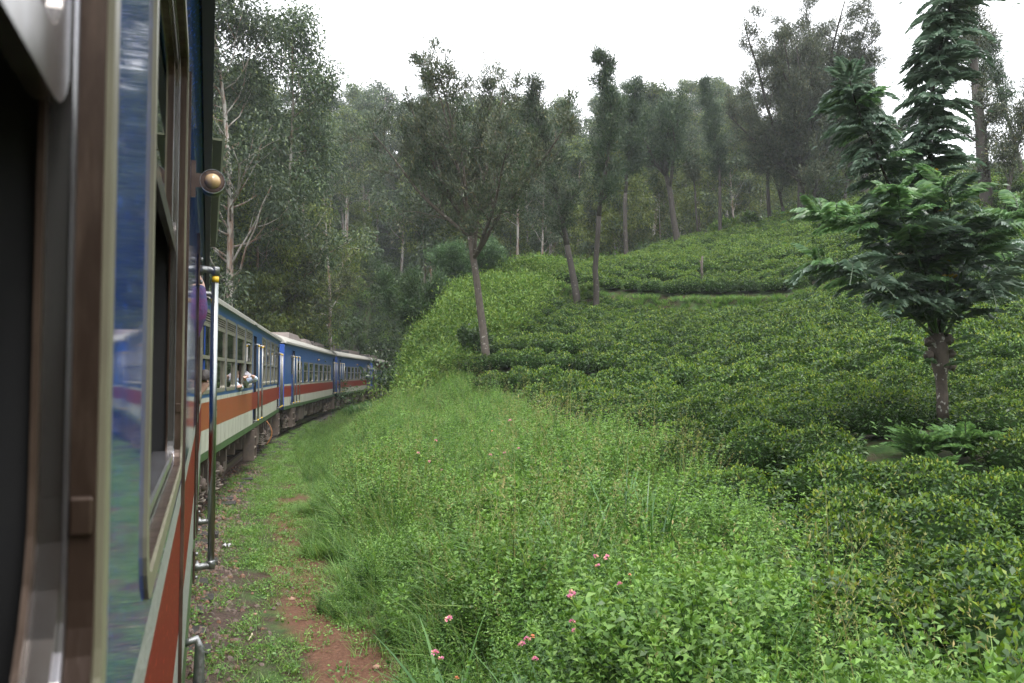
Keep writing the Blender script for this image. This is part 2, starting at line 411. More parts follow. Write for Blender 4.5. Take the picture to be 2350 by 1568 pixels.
# ---------------------------------------------------------------- the track's course
CARS = [((7.675, -20.0), (-4.80, 12.15)),      # side planes, near end to far end
        ((-4.93, 12.60), (-8.68, 29.3)),
        ((-8.91, 30.7), (-11.47, 50.8)),
        ((-11.58, 52.0), (-12.62, 70.0)),
        ((-12.78, 72.0), (-13.85, 89.0))]
cpts = []
for (a, b) in CARS:
    a = Vector(a); b = Vector(b)
    d = (b - a).normalized(); left = Vector((-d.y, d.x))
    for t in (0.15, 0.85):
        cpts.append(a.lerp(b, t) + left * 1.4)
d0 = (cpts[0] - cpts[1]).normalized()
cpts = [cpts[0] + d0 * 40] + cpts + [Vector((-14.6, 100)), Vector((-13.5, 125)), Vector((-10.0, 150))]
def catmull(p, n):
    out = []
    for i in range(len(p) - 1):
        p0 = p[max(i - 1, 0)]; p1 = p[i]; p2 = p[i + 1]; p3 = p[min(i + 2, len(p) - 1)]
        k = max(2, int((p2 - p1).length / 0.6)) if n is None else n
        for j in range(k):
            t = j / k
            out.append(0.5 * ((2 * p1) + (p2 - p0) * t + (2 * p0 - 5 * p1 + 4 * p2 - p3) * t * t + (3 * p1 - p0 - 3 * p2 + p3) * t ** 3))
    out.append(p[-1].copy())
    return out
CL = catmull(cpts, None)
CLa = np.array([(p.x, p.y) for p in CL])
CLt = np.gradient(CLa, axis=0); CLt /= np.linalg.norm(CLt, axis=1)[:, None]

def lateral(x, y):
    """signed distance to the right of the carriages' side (the track's axis is at -1.4)"""
    x = np.atleast_1d(np.asarray(x, float)).ravel(); y = np.atleast_1d(np.asarray(y, float)).ravel()
    out = np.empty(len(x))
    for s in range(0, len(x), 20000):
        dx = x[s:s + 20000, None] - CLa[None, :, 0]; dy = y[s:s + 20000, None] - CLa[None, :, 1]
        i = np.argmin(dx * dx + dy * dy, axis=1)
        k = np.arange(len(i))
        out[s:s + 20000] = dx[k, i] * CLt[i, 1] - dy[k, i] * CLt[i, 0] - 1.4
    return out

# ---------------------------------------------------------------- terrain
def ctrl():
    c = []
    def px(X, Y, d, h): q = P(X, Y, d); c.append((q.x, q.y, q.z - h))
    def w(x, y, z): c.append((x, y, z))
    # verge beside the track, tea in front; unseen hills behind raised to darken reflections
    for x, y, z in ((0, 0, -.3), (1.5, 3, -.1), (3.5, 1, .0), (6, 4, .35), (9, 2, .6), (14, -5, .8), (0, -15, -.1), (20, -15, 3), (-10, -20, -.2), (-25, 0, 1), (-40, -20, 3), (40, -20, 12), (0, -60, 14), (40, -60, 20), (-40, -60, 18), (0, -120, 40), (70, -100, 45), (-70, -100, 45)): w(x, y, z)
    px(1000, 1400, 6.6, .65); px(1400, 1500, 4.7, .75); px(1200, 1200, 9.2, .8); px(1000, 1100, 13, .85)
    px(1600, 1300, 6.8, .75); px(1500, 1100, 11, .75); px(1300, 1000, 15, .8); px(1000, 950, 22, .85); px(930, 890, 34, .7)
    px(2340, 1400, 5, .8); px(2340, 1250, 7, .8); px(2340, 1100, 10, .8); px(2160, 945, 13, .2); px(2340, 930, 13.5, .8); px(2340, 800, 18, .8); px(2340, 700, 24, .8)
    px(1800, 1200, 8, .75); px(1700, 1000, 12.5, .75); px(1900, 900, 15.5, .75); px(1700, 900, 18, .75); px(1450, 900, 21, .75); px(1700, 800, 26, .75); px(1950, 800, 21, .75); px(1700, 720, 35, .75); px(2000, 700, 30, .75)
    px(1300, 860, 27, .75); px(1180, 890, 27, .6); px(1300, 760, 36, .75); px(1500, 760, 32, .75); px(1130, 815, 32, .1); px(1060, 875, 31, .4)
    px(1500, 665, 43, .7); px(1350, 690, 43, .75); px(1800, 670, 40, .7)
    px(1500, 620, 47, .7); px(1700, 600, 48, .7); px(1700, 545, 57, .7); px(1900, 560, 46, .7); px(2100, 520, 42, .7); px(2330, 560, 32, .7); px(2300, 440, 40, .7)
    px(1260, 640, 52, .7); px(1440, 590, 58, .7); px(1560, 548, 62, .7); px(1660, 535, 64, .7); px(1760, 512, 66, .7); px(1900, 455, 66, .7); px(2050, 420, 62, .7); px(2250, 400, 55, .7)
    # the overgrown bank at the end of the train
    px(1000, 860, 36, .7); px(960, 790, 38, .8); px(1050, 700, 43, .8); px(1000, 690, 47, .8); px(1200, 655, 50, .5); px(930, 850, 44, .8); px(935, 780, 52, .8)
    # beyond the ridge, forest hillside; unseen right slopes raised to darken the handrail's reflection
    w(4, 66, 8.5); w(14, 76, 11.5); w(30, 85, 15.5); w(50, 80, 21); w(45, 45, 14.5); w(70, 40, 26); w(35, 20, 11); w(60, 5, 24)
    for X, Y, d in ((520, 690, 42), (600, 715, 45), (700, 765, 54), (830, 775, 62), (830, 700, 74), (890, 770, 66), (700, 610, 80), (900, 600, 92), (600, 560, 80), (1100, 560, 100), (1300, 560, 105), (1500, 520, 110), (1000, 440, 140), (1300, 430, 145), (1600, 430, 130), (1900, 440, 110), (500, 420, 120), (2300, 430, 90), (100, 600, 45), (200, 450, 80)): px(X, Y, d, 0)
    w(-60, 60, 22); w(-80, 130, 45); w(0, 190, 52); w(90, 150, 40); w(-60, 190, 60); w(90, 90, 27); w(130, 30, 30)
    w(-10, 118, 14)
    return np.array(c)
CT = ctrl()
_S = 30.0
def _phi(r): return np.where(r > 1e-9, r * r * np.log(np.maximum(r, 1e-9)), 0.0)
_n = len(CT)
_xy = CT[:, :2] / _S
_A = _phi(np.linalg.norm(_xy[:, None] - _xy[None], axis=2)) + np.eye(_n) * 0.004
_Pm = np.c_[np.ones(_n), _xy]
_sol = np.linalg.solve(np.block([[_A, _Pm], [_Pm.T, np.zeros((3, 3))]]), np.r_[CT[:, 2], 0, 0, 0])
def hill(x, y):
    x = np.ravel(x) / _S; y = np.ravel(y) / _S
    out = np.empty(len(x))
    for s in range(0, len(x), 20000):
        xs = x[s:s + 20000]; ys = y[s:s + 20000]
        r = np.hypot(xs[:, None] - _xy[None, :, 0], ys[:, None] - _xy[None, :, 1])
        out[s:s + 20000] = _phi(r) @ _sol[:_n] + _sol[_n] + _sol[_n + 1] * xs + _sol[_n + 2] * ys
    return out

# the terrace edge across the tea
_te = [P(X, Y, d) for X, Y, d in ((1100, 640, 50), (1270, 660, 46.5), (1400, 655, 43.5), (1550, 668, 41.5), (1700, 668, 40.5), (1800, 668, 39.5), (2000, 650, 38), (2300, 600, 35))]
TEx = np.array([p.x for p in _te]); TEy = np.array([p.y for p in _te])
def terrace(x): return np.interp(x, TEx, TEy)

def gz(x, y):
    x = np.ravel(np.asarray(x, float)); y = np.ravel(np.asarray(y, float))
    h = hill(x, y)
    k = y - terrace(x)
    inside = sm(-3, 1, x) * (1 - sm(24, 32, x))
    h = h + inside * (0.5 * sm(-0.25, 0.25, k) * (1 - sm(6, 14, k)) - 0.25 * sm(-5, -1, k) * (1 - sm(-0.25, 0.25, k)))
    l = lateral(x, y)
    bed = -0.20 - 0.16 * sm(-0.1, 0.5, l) - 0.06 * sm(0.5, 1.2, l) + 0.10 * sm(1.5, 2.1, l) - 0.2 * sm(-2.9, -3.6, l)
    wide = sm(28, 38, y) * (1 - sm(92, 105, y))
    tr = sm(1.7 + 2.0 * wide, 3.6 + 2.6 * wide, l) if False else np.clip((l - 1.7 - 2.0 * wide) / (1.9 + .6 * wide), 0, 1)
    tr = tr * tr * (3 - 2 * tr)
    tl = sm(3.6, 6.5, -l)
    t = np.maximum(tr, tl)
    far = sm(90, 112, y)
    t = np.maximum(t, far)
    z = bed * (1 - t) + h * t
    z = z + 0.025 * np.sin(x * 3.1 + y * 1.7) * np.sin(y * 2.3 - x) * sm(.6, 2, l)
    return z

def axis(parts):
    out = [parts[0][0]]
    for a, b, s in parts:
        n = max(1, int(round((b - a) / s)))
        out += list(a + (b - a) * np.arange(1, n + 1) / n)
    return np.array(out)
gx = axis([(-260, -150, 22), (-150, -40, 5), (-40, -16, 1.0), (-16, -5, .4), (-5, 2, .13), (2, 8, .3), (8, 30, .55), (30, 60, 1.2), (60, 150, 5), (150, 260, 22)])
gy = axis([(-150, -30, 24), (-30, 2, 1.6), (2, 15, .13), (15, 36, .33), (36, 70, .6), (70, 110, 1.6), (110, 200, 5), (200, 330, 26)])
GX, GY = np.meshgrid(gx, gy)
GZ = gz(np.clip(GX, -150, 150), np.clip(GY, -130, 200)).reshape(GX.shape)
V = np.c_[GX.ravel(), GY.ravel(), GZ.ravel()]
nx, ny = len(gx), len(gy)
ii = (np.arange(ny - 1)[:, None] * nx + np.arange(nx - 1)[None]).ravel()
F = np.c_[ii, ii + 1, ii + nx + 1, ii + nx]

m = bpy.data.materials.new('earth_and_low_plants')
nt, out = nodes_of(m)
b = nt.nodes.new('ShaderNodeBsdfPrincipled'); b.inputs['Roughness'].default_value = 0.85; b.inputs['Specular IOR Level'].default_value = 0.25
tc = nt.nodes.new('ShaderNodeTexCoord')
def noise(scale, det=6):
    n = nt.nodes.new('ShaderNodeTexNoise'); n.inputs['Scale'].default_value = scale; n.inputs['Detail'].default_value = det; n.inputs['Roughness'].default_value = .65
    nt.links.new(tc.outputs['Object'], n.inputs['Vector']); return n
def mixc(f, a, c):
    mx = nt.nodes.new('ShaderNodeMix'); mx.data_type = 'RGBA'
    nt.links.new(f, mx.inputs[0]); nt.links.new(a, mx.inputs[6]); nt.links.new(c, mx.inputs[7]); return mx.outputs[2]
def attr(n):
    a = nt.nodes.new('ShaderNodeAttribute'); a.attribute_name = n; return a
n1 = noise(14); soil = ramp(nt, [(.35, (.032, .024, .014)), (.62, (.06, .04, .024))]); nt.links.new(n1.outputs[0], soil.inputs[0])
n2 = noise(5); low = ramp(nt, [(.35, (.022, .05, .013)), (.6, (.05, .10, .022))]); nt.links.new(n2.outputs[0], low.inputs[0])
n3 = noise(24); dirt = ramp(nt, [(.3, (.075, .036, .022)), (.55, (.125, .060, .036)), (.75, (.18, .094, .06))]); nt.links.new(n3.outputs[0], dirt.inputs[0])
n4 = noise(38); bal = ramp(nt, [(.35, (.03, .022, .018)), (.65, (.10, .065, .05))]); nt.links.new(n4.outputs[0], bal.inputs[0])
n5 = noise(1.6, 4); g5 = ramp(nt, [(.42, (0, 0, 0)), (.58, (1, 1, 1))]); nt.links.new(n5.outputs[0], g5.inputs[0])
base = mixc(g5.outputs[0], soil.outputs[0], low.outputs[0])
c2 = mixc(attr('ballast').outputs['Fac'], base, bal.outputs[0])
c3 = mixc(attr('dirt').outputs['Fac'], c2, dirt.outputs[0])
nt.links.new(c3, b.inputs['Base Color'])
bp = nt.nodes.new('ShaderNodeBump'); bp.inputs['Strength'].default_value = .6; bp.inputs['Distance'].default_value = .03
nt.links.new(n3.outputs[0], bp.inputs['Height']); nt.links.new(bp.outputs[0], b.inputs['Normal'])
nt.links.new(b.outputs[0], out.inputs['Surface'])

me = np_mesh('ground', V, F, [m], smooth=True)
GL = lateral(V[:, 0], V[:, 1])
wob = 0.16 * np.sin(V[:, 1] * 1.3) + 0.12 * np.sin(V[:, 1] * 2.9 + V[:, 0] * 2) + 0.08 * np.sin(V[:, 0] * 7 + V[:, 1] * 5)
dirtv = sm(.78, 1.0, GL + wob * .6) * (1 - sm(1.55, 1.95, GL + wob * .5)) * (1 - .6 * sm(14, 24, V[:, 1])) * (1 - sm(24, 40, V[:, 1]))
balv = (1 - sm(.25, .85, GL + wob)) * sm(-4.2, -3.2, GL)
for nm, arr in (('dirt', dirtv), ('ballast', balv)):
    a = me.attributes.new(nm, 'FLOAT', 'POINT'); a.data.foreach_set('value', arr.astype(np.float32))
ground = link('ground', me)
tag(ground, kind='structure')

# ---------------------------------------------------------------- railway track
track = empty('railway_track'); tag(track, kind='structure')
cum = np.r_[0, np.cumsum(np.linalg.norm(np.diff(CLa, axis=0), axis=1))]
def on_track(s, off=0.0):
    x = np.interp(s, cum, CLa[:, 0]); y = np.interp(s, cum, CLa[:, 1])
    tx = np.interp(s, cum, CLt[:, 0]); ty = np.interp(s, cum, CLt[:, 1])
    return Vector((x + ty * off, y - tx * off, 0)), math.atan2(ty, tx)
for off in (-.80, .80):
    mb = MB()
    prof = [(-.07, -.158), (.07, -.158), (.07, -.145), (.012, -.12), (.012, -.045), (.035, -.035), (.035, 0), (-.035, 0), (-.035, -.035), (-.012, -.045), (-.012, -.12), (-.07, -.145)]
    ss = np.arange(20, float(np.interp(96, CLa[:, 1], cum)), 1.2); k = len(prof)
    for s in ss:
        p, a = on_track(s, off)
        for u, z in prof:
            mb.v.append((p.x + math.sin(a) * u, p.y - math.cos(a) * u, z))
    for i in range(len(ss) - 1):
        for j in range(k):
            mb.face((i * k + j, i * k + (j + 1) % k, (i + 1) * k + (j + 1) % k, (i + 1) * k + j))
    mb.build('rail', M['rail'], track)
mb = MB(); mb.box((-.12, -1.50, -.32), (.12, 1.50, -.172), bev=.015)
sleeper = mb.mesh('sleeper', [M['sleeper']])
s = 30.0
while True:
    p, a = on_track(s)
    if p.y > 75: break
    if p.y > 1:
        jit = random.uniform(-.10, .12)
        p2, a = on_track(s, jit)
        link('sleeper', sleeper, track, loc=(p2.x, p2.y, random.uniform(-.05, .0)), rot=(0, random.uniform(-.02, .02), a + random.uniform(-.03, .03)))
    s += 0.62
# ---------------------------------------------------------------- the train
BANDS = [(0.92, 1.05), (1.05, 1.41), (1.41, 1.85), (1.85, 1.925), (1.925, 3.44)]

def frame_mesh(w, h, transom=None, fw=.05, proud=.014, deep=.05, mats=None, r=.06):
    mb = MB()
    mb.ring(rrect(-.012, w + .012, -.012, h + .012, r + .012), rrect(fw, w - fw, fw, h - fw, r), -proud, deep)
    if transom: mb.box((fw - .004, -proud + .004, transom - .03), (w - fw + .004, deep - .004, transom + .03))
    return mb

_wcache = {}
def window(parent, u0, u1, z0, z1, style):
    w, h = u1 - u0, z1 - z0
    key = (round(w, 2), round(h, 2), style)
    tall = style.startswith('tall')
    if key not in _wcache:
        tr = h * (.43 if tall else .56)
        fm = frame_mesh(w, h, tr).mesh('window', [M['frame']])
        topz = h - .27 if tall else h - .05
        a = MB(); a.box((.045, .012, tr + .028), (w - .045, .018, topz)); pu = a.mesh('upper_pane', [M['glass']])
        if style == 'tall_open':
            a = MB(); a.box((.045, .030, .05), (w * .22, .036, tr - .028)); pl = a.mesh('lower_pane', [M['glass']])
        else:
            a = MB(); a.box((.045, .030, .045), (w - .045, .036, tr - .028)); pl = a.mesh('lower_pane', [M['glass']])
        a = MB(); a.box((w - .22, .05, .04), (w - .07, .09, tr - .02)); a.box((w - .19, .042, .045), (w - .12, .052, .22), 1); a.box((.05, .05, .035), (w - .07, .1, .075))
        ch = a.mesh('sash_channel', [M['rust_brown'], M['alu']])
        sl = None
        if tall:
            a = MB(); a.box((.04, -.005, topz), (w - .04, .03, topz + .05)); a.box((.04, .06, topz), (w - .04, .066, h - .04), 1)
            hd = a.mesh('louvre_sill', [M['frame'], M['black']])
            a = MB()
            n = len(a.v)
            a.v += [(.04, -.004, 0), (w - .04, -.004, 0), (w - .04, .03, .03), (.04, .03, .03), (.04, -.004, .012), (w - .04, -.004, .012), (w - .04, .03, .042), (.04, .03, .042)]
            for q in ((0, 3, 2, 1), (4, 5, 6, 7), (0, 1, 5, 4), (1, 2, 6, 5), (2, 3, 7, 6), (3, 0, 4, 7)): a.face([n + i for i in q])
            sl = (a.mesh('slat', [M['frame']]), hd)
        _wcache[key] = (fm, pu, pl, ch, sl, topz)
    fm, pu, pl, ch, sl, topz = _wcache[key]
    f = link('window', fm, parent, loc=(u0, 0, z0))
    link('pane', pu, f); link('pane', pl, f); link('sash_channel', ch, f)
    if sl:
        link('louvre_sill', sl[1], f)
        for k in range(4): link('slat', sl[0], f, loc=(0, 0, topz + .055 + .042 * k))
    return f

def handrail(parent, u, z0, z1, out=.13, r=.022, mat='grey_rail'):
    mb = MB(); mb.tube([(u, -out, z0 - .02), (u, -out, z1 + .02)], r, 10)
    h = mb.build('handrail', M[mat], parent)
    for z in (z0, z1):
        a = MB(); a.tube([(u, .0, z), (u, -out * .6, z + .004), (u, -out, z)], [.028, .022, .028], 8); a.box((u - .03, -.012, z - .07), (u + .03, -.001, z + .07))
        a.build('bracket', M['steel_dull'], h)
        a = MB(); a.lathe((u, -out, z - .05 if z == z1 else z + .01), (0, 0, 1), [(0, r + .003), (.04, r + .003)], 10)
        a.build('collar', M['yellow'], h)
    return h

def coil(mb, c, r, h, wire, mat):
    pts = []
    for k in range(0, 5 * 10 + 1):
        a = 2 * math.pi * k / 10
        pts.append((c[0] + r * math.cos(a), c[1] + r * math.sin(a), c[2] + h * k / 50))
    mb.tube(pts, wire, 5, mat)

def make_bogie_meshes():
    d = {}
    a = MB()
    a.box((-1.35, -.06, .52), (1.35, .06, .68), bev=.02); a.box((-.5, -.09, .36), (.5, .04, .6), bev=.02); a.box((-.28, -.14, .66), (.28, .1, .80), bev=.02)
    a.box((-1.42, -.05, .44), (-1.30, .05, .70)); a.box((1.30, -.05, .44), (1.42, .05, .70))
    a.tube([(-.62, -.1, .30), (-.62, -.1, .86)], .035, 8); a.tube([(.62, -.1, .30), (.62, -.1, .86)], .035, 8)
    a.tube([(-1.2, -.12, .28), (1.2, -.12, .22)], .022, 6)
    for sx in (-1, 1): a.box((sx * .33 - .03, -.16, .22), (sx * .33 + .03, -.10, .86)); a.box((sx * 1.12 - .05, -.11, .12), (sx * 1.12 + .05, -.03, .5), bev=.01)
    a.box((-.2, -.2, .18), (.2, -.12, .34), bev=.02)
    d['frame'] = a.mesh('bogie', [M['under']])
    a = MB(); a.lathe((0, -.06, 0), (0, 1, 0), [(0, .42), (.10, .43), (.10, .46), (.135, .46)], 24); a.lathe((0, -.09, 0), (0, 1, 0), [(0, .12), (.06, .14)], 14)
    d['wheel'] = a.mesh('wheel', [M['under2']])
    a = MB(); a.box((-.16, -.19, -.13), (.16, -.09, .17), bev=.03); a.lathe((0, -.25, 0), (0, 1, 0), [(0, .06), (.02, .11), (.10, .12)], 14); a.lathe((0, -.27, 0), (0, 1, 0), [(0, .03), (.03, .03)], 6)
    d['axle_box'] = a.mesh('axle_box', [M['under']])
    a = MB(); coil(a, (0, 0, 0), .085, .30, .018, 0); a.box((-.12, -.12, -.03), (.12, .12, 0), bev=.01); a.box((-.12, -.12, .30), (.12, .12, .33), bev=.01); a.tube([(0, 0, -.12), (0, 0, .30)], [.035, .05], 8)
    d['coil_spring'] = a.mesh('coil_spring', [M['under2']])
    return d
BOG = make_bogie_meshes()

def bogie(parent, u, yoff=.28):
    f = link('bogie', BOG['frame'], parent, loc=(u, yoff, 0))
    for sx in (-1, 1):
        link('wheel', BOG['wheel'], f, loc=(sx * .98, .18, .46))
        link('wheel', BOG['wheel'], f, loc=(sx * .98, 1.70, .46), rot=(0, 0, math.pi))
        link('axle_box', BOG['axle_box'], f, loc=(sx * .98, 0.02, .46))
        for q in (-.27, .27):
            link('coil_spring', BOG['coil_spring'], f, loc=(sx * .98 + q, -.06, .17), rot=(0, 0, random.random() * 6))
    return f

def carriage(label, p0, p1, wins, doors, rails, lamps, bogs, red='red', upper='blue', boxes=(), steps=(), chevron=(), roof_kit=(), zwin=None, bands=None, lower=None, own=False):
    p0 = Vector((*p0, 0)); p1 = Vector((*p1, 0))
    d = p1 - p0; L = d.length; rz = math.atan2(d.y, d.x)
    car = empty('train_carriage', p0, rz)
    tag(car, label, 'train carriage', 'carriages of the blue train')
    bn = bands or BANDS
    sfx = '_own' if own else ''
    mats = [M['green'], M['white' + sfx], M[red + sfx], M['white' + sfx], M[upper + sfx], M['interior'], M['blue_end'], M['navy']]
    ops = [(a, b, z0, z1) for (a, b, z0, z1, *_r) in wins] + [(a, b, 1.06, 3.30) for a, b in doors]
    xs = sorted(set([0.0, L] + [v for o in ops for v in o[:2]]))
    zs = sorted(set([z for q in bn for z in q] + [v for o in ops for v in o[2:]]))
    mb = MB()
    for i in range(len(xs) - 1):
        for j in range(len(zs) - 1):
            cx, cz = (xs[i] + xs[i + 1]) / 2, (zs[j] + zs[j + 1]) / 2
            if any(o[0] < cx < o[1] and o[2] < cz < o[3] for o in ops): continue
            k = next(q for q, (a, c) in enumerate(bn) if a <= cz <= c)
            mb.quad((xs[i], 0, zs[j]), (xs[i + 1], 0, zs[j]), (xs[i + 1], 0, zs[j + 1]), (xs[i], 0, zs[j + 1]), k)
    dp = .09
    for (a, b, z0, z1) in ops:                                     # reveals
        mb.quad((a, 0, z0), (a, 0, z1), (a, dp, z1), (a, dp, z0), 5)
        mb.quad((b, 0, z1), (b, 0, z0), (b, dp, z0), (b, dp, z1), 5)
        mb.quad((a, 0, z1), (b, 0, z1), (b, dp, z1), (a, dp, z1), 5)
        mb.quad((b, 0, z0), (a, 0, z0), (a, dp, z0), (b, dp, z0), 5)
    W = 2.8
    zt = bn[-1][1]
    # cove below the gutter, far side, inner lining, floor
    mb.quad((0, 0, zt), (L, 0, zt), (L, -.045, zt + .10), (0, -.045, zt + .10), 4)
    e = .02
    xf = sorted(set([e, L - e] + [v for o in wins for v in o[:2]]))
    zf = sorted(set([z for q in bn for z in q] + [v for o in wins for v in o[2:4]]))
    for i in range(len(xf) - 1):
        for j in range(len(zf) - 1):
            cx, cz = (xf[i] + xf[i + 1]) / 2, (zf[j] + zf[j + 1]) / 2
            if not own and any(o[0] < cx < o[1] and o[2] + .1 < cz < o[3] for o in wins): continue
            k = next(q for q, (a, c) in enumerate(bn) if a <= cz <= c)
            mb.quad((xf[i + 1], W, zf[j]), (xf[i], W, zf[j]), (xf[i], W, zf[j + 1]), (xf[i + 1], W, zf[j + 1]), k)
            if cz > 1.05: mb.quad((xf[i], W - .05, zf[j]), (xf[i + 1], W - .05, zf[j]), (xf[i + 1], W - .05, zf[j + 1]), (xf[i], W - .05, zf[j + 1]), 5)
    zb = bn[0][0]; mb.quad((0, 0, zb), (0, W, zb), (L, W, zb), (L, 0, zb), 5)
    mb.quad((e, .1, 1.1), (L - e, .1, 1.1), (L - e, W - .06, 1.1), (e, W - .06, 1.1), 5)
    mb.quad((e, .1, 3.5), (e, W - .06, 3.5), (L - e, W - .06, 3.5), (L - e, .1, 3.5), 5)
    # end walls, with a dark bottom beam
    for u, s in ((0, 1), (L, -1)):
        q = [(u, 0, 1.05), (u, 0, 3.50), (u, W, 3.50), (u, W, 1.05)]
        q2 = [(u, 0, .92), (u, 0, 1.05), (u, W, 1.05), (u, W, .92)]
        if s < 0: q.reverse(); q2.reverse()
        mb.quad(*q, 6); mb.quad(*q2, 7)
    mb.build('body', mats, car)
    # roof: a shallow arc, closed at the ends
    mb = MB(); n = 20
    prof = []
    for k in range(n + 1):
        t = k / n; yy = -.05 + (W + .1) * t
        prof.append((yy, zt + .105 + .42 * (1 - abs(2 * t - 1) ** 5)))
    us = np.linspace(-.02, L + .02, 9)
    for u in us:
        for (yy, z) in prof: mb.v.append((u, yy, z))
    for i in range(len(us) - 1):
        for k in range(n):
            a0 = i * (n + 1) + k
            mb.face((a0, a0 + n + 1, a0 + n + 2, a0 + 1), 0, True)
    mb.face(list(range(n + 1))); mb.face([(len(us) - 1) * (n + 1) + k for k in range(n, -1, -1)])
    mb.build('roof', M['roof'], car)
    mb = MB(); mb.box((-.02, -.085, zt + .085), (L + .02, -.044, zt + .13)); mb.box((-.02, -.085, zt + .13), (L + .02, -.078, zt + .165))
    mb.build('gutter', M['navy' if own else 'roof'], car)
    for wv in wins:
        if len(wv) > 4 and wv[4]: window(car, *wv[:5])
    for a, b in ([] if own else doors):
        dm = MB(); w = b - a
        dm.box((0, .07, 0), (w, .10, 2.24)); dm.box((.05, .055, .1), (w - .05, .07, 1.05), bev=.008)
        dr = dm.build('door', [M['door']], car, loc=(a, 0, 1.06))
        f = MB(); f.ring(rrect(w * .25, w * .75, 1.25, 2.0, .05), rrect(w * .25 + .04, w * .75 - .04, 1.29, 1.96, .04), .05, .07); f.build('door_window_frame', M['frame'], dr)
        f = MB(); f.box((w * .25 + .03, .062, 1.28), (w * .75 - .03, .066, 1.97)); f.build('pane', M['glass'], dr)
        f = MB(); f.box((w * .8, .03, .95), (w * .8 + .03, .07, 1.1), bev=.008); f.build('handle', M['steel'], dr)
    for u in rails: handrail(car, u, 1.12, 3.06)
    for u in lamps:
        a = MB(); a.lathe((u - .08, -.085, 3.07), (1, 0, 0), [(0, .052), (.02, .055), (.14, .052), (.16, .035)], 16); a.box((u - .02, -.03, 3.0), (u + .04, 0, 3.14))
        lm = a.build('marker_lamp', M['lamp_rim'], car)
        a = MB(); a.lathe((u - .081, -.085, 3.07), (-1, 0, 0), [(0, .04), (.018, .034), (.032, .02), (.038, .002)], 16); a.build('lens', M['amber'], lm)
    for u in bogs: bogie(car, u)
    for (u0, u1, z0, z1, y0, mk) in boxes:
        a = MB(); a.box((u0, y0, z0), (u1, y0 + .7, z1), bev=.025)
        if u1 - u0 > .7:
            a.box((u0 + .06, y0 - .02, z0 + .06), ((u0 + u1) / 2 - .03, y0, z1 - .06), bev=.01); a.box(((u0 + u1) / 2 + .03, y0 - .02, z0 + .06), (u1 - .06, y0, z1 - .06), bev=.01)
        a.build('equipment_box', M[mk], car)
    for u in steps:
        a = MB()
        for q in (0, .62):
            a.box((u + q, -.06, .12), (u + q + .03, .22, .90), bev=.01)
        st = a.build('step_ladder', M['under'], car)
        for z in (.16, .42, .68):
            a = MB(); a.box((u + .03, -.05, z), (u + .62, .06, z + .03)); a.build('tread', M['under2'], st)
    for kit in roof_kit: kit(car)
    # small brackets along the solebar and a number plate
    a = MB(); a.box((0, .03, .80), (.05, .15, .915)); a.box((.02, .1, .55), (.08, .3, .80)); sbm = a.mesh('solebar_bracket', [M['under']])
    for u in np.arange(.6, L - .5, 1.4): link('solebar_bracket', sbm, car, loc=(u, 0, 0))
    a = MB(); a.box((.2, .9, .70), (L - .2, 1.9, .92)); a.tube([(.3, .3, .62), (L - .3, .3, .62)], .03, 6); a.build('underframe', M['under_dark'], car)
    for u in (0,):
        a = MB()
        for k in range(5): a.box((-.06 - k * .1, .75, 1.1), (-.02 - k * .1 - .05, 2.05, 3.3), bev=.02)
        a.build('gangway_bellows', M['black'], car)
    a = MB(); a.tube([(.0, 1.4, .75), (-.55, 1.4, .72)], .09, 8); a.box((-.1, .35, .62), (.02, .6, .84)); a.build('coupler', M['under_dark'], car)
    return car

def u_of(i, X):
    """distance along carriage i's side of what the photograph shows at column X"""
    (a, b) = CARS[i]
    k = (X - 1175.0) / FPX
    dx, dy = b[0] - a[0], b[1] - a[1]
    t = (k * a[1] - a[0]) / (dx - k * dy)
    return t * math.hypot(dx, dy)

# second carriage -------------------------------------------------
Wx = [(491.0, 516.2), (518.8, 539.4), (542.6, 560.9), (563.2, 577.9), (601.1, 609.5), (611.8, 619.2), (621.8, 628.4), (630.4, 636.4)]
w2 = []
for k, (a, b) in enumerate(Wx):
    w2.append((u_of(1, a), u_of(1, b), 2.0, 3.36, 'tall_open' if k in (2, 3) else 'tall'))
u1 = w2[0][0]
w2.insert(0, (u1 - 1.42, u1 - .24, 2.0, 3.36, 'tall'))
U2 = [u_of(1, X) for X in (581.6, 588.8, 583.0, 591.5, 637.5, 596.5)]
L2 = math.hypot(CARS[1][1][0] - CARS[1][0][0], CARS[1][1][1] - CARS[1][0][1])
car2 = carriage('blue carriage with tall louvred windows and faded orange band, passenger leaning out with phone', *CARS[1], w2,
    [(U2[0], U2[1]), (L2 - 1.15, L2 - .35)], [U2[2] - .12, U2[3] - .1, L2 - 1.3, L2 - .62, L2 - .2], [U2[5]], [1.6, L2 - 3.9],
    red='orange', boxes=[(3.6, 4.0, .30, .9, .15, 'under'), (4.1, 4.5, .12, .9, .3, 'under_dark'), (8.0, 9.6, .35, .88, .2, 'under'), (10.0, 10.5, .3, .9, .1, 'under'), (L2 - 2.1, L2 - 1.5, .2, .9, .15, 'under')], steps=[U2[0] - .1, L2 - 1.1])
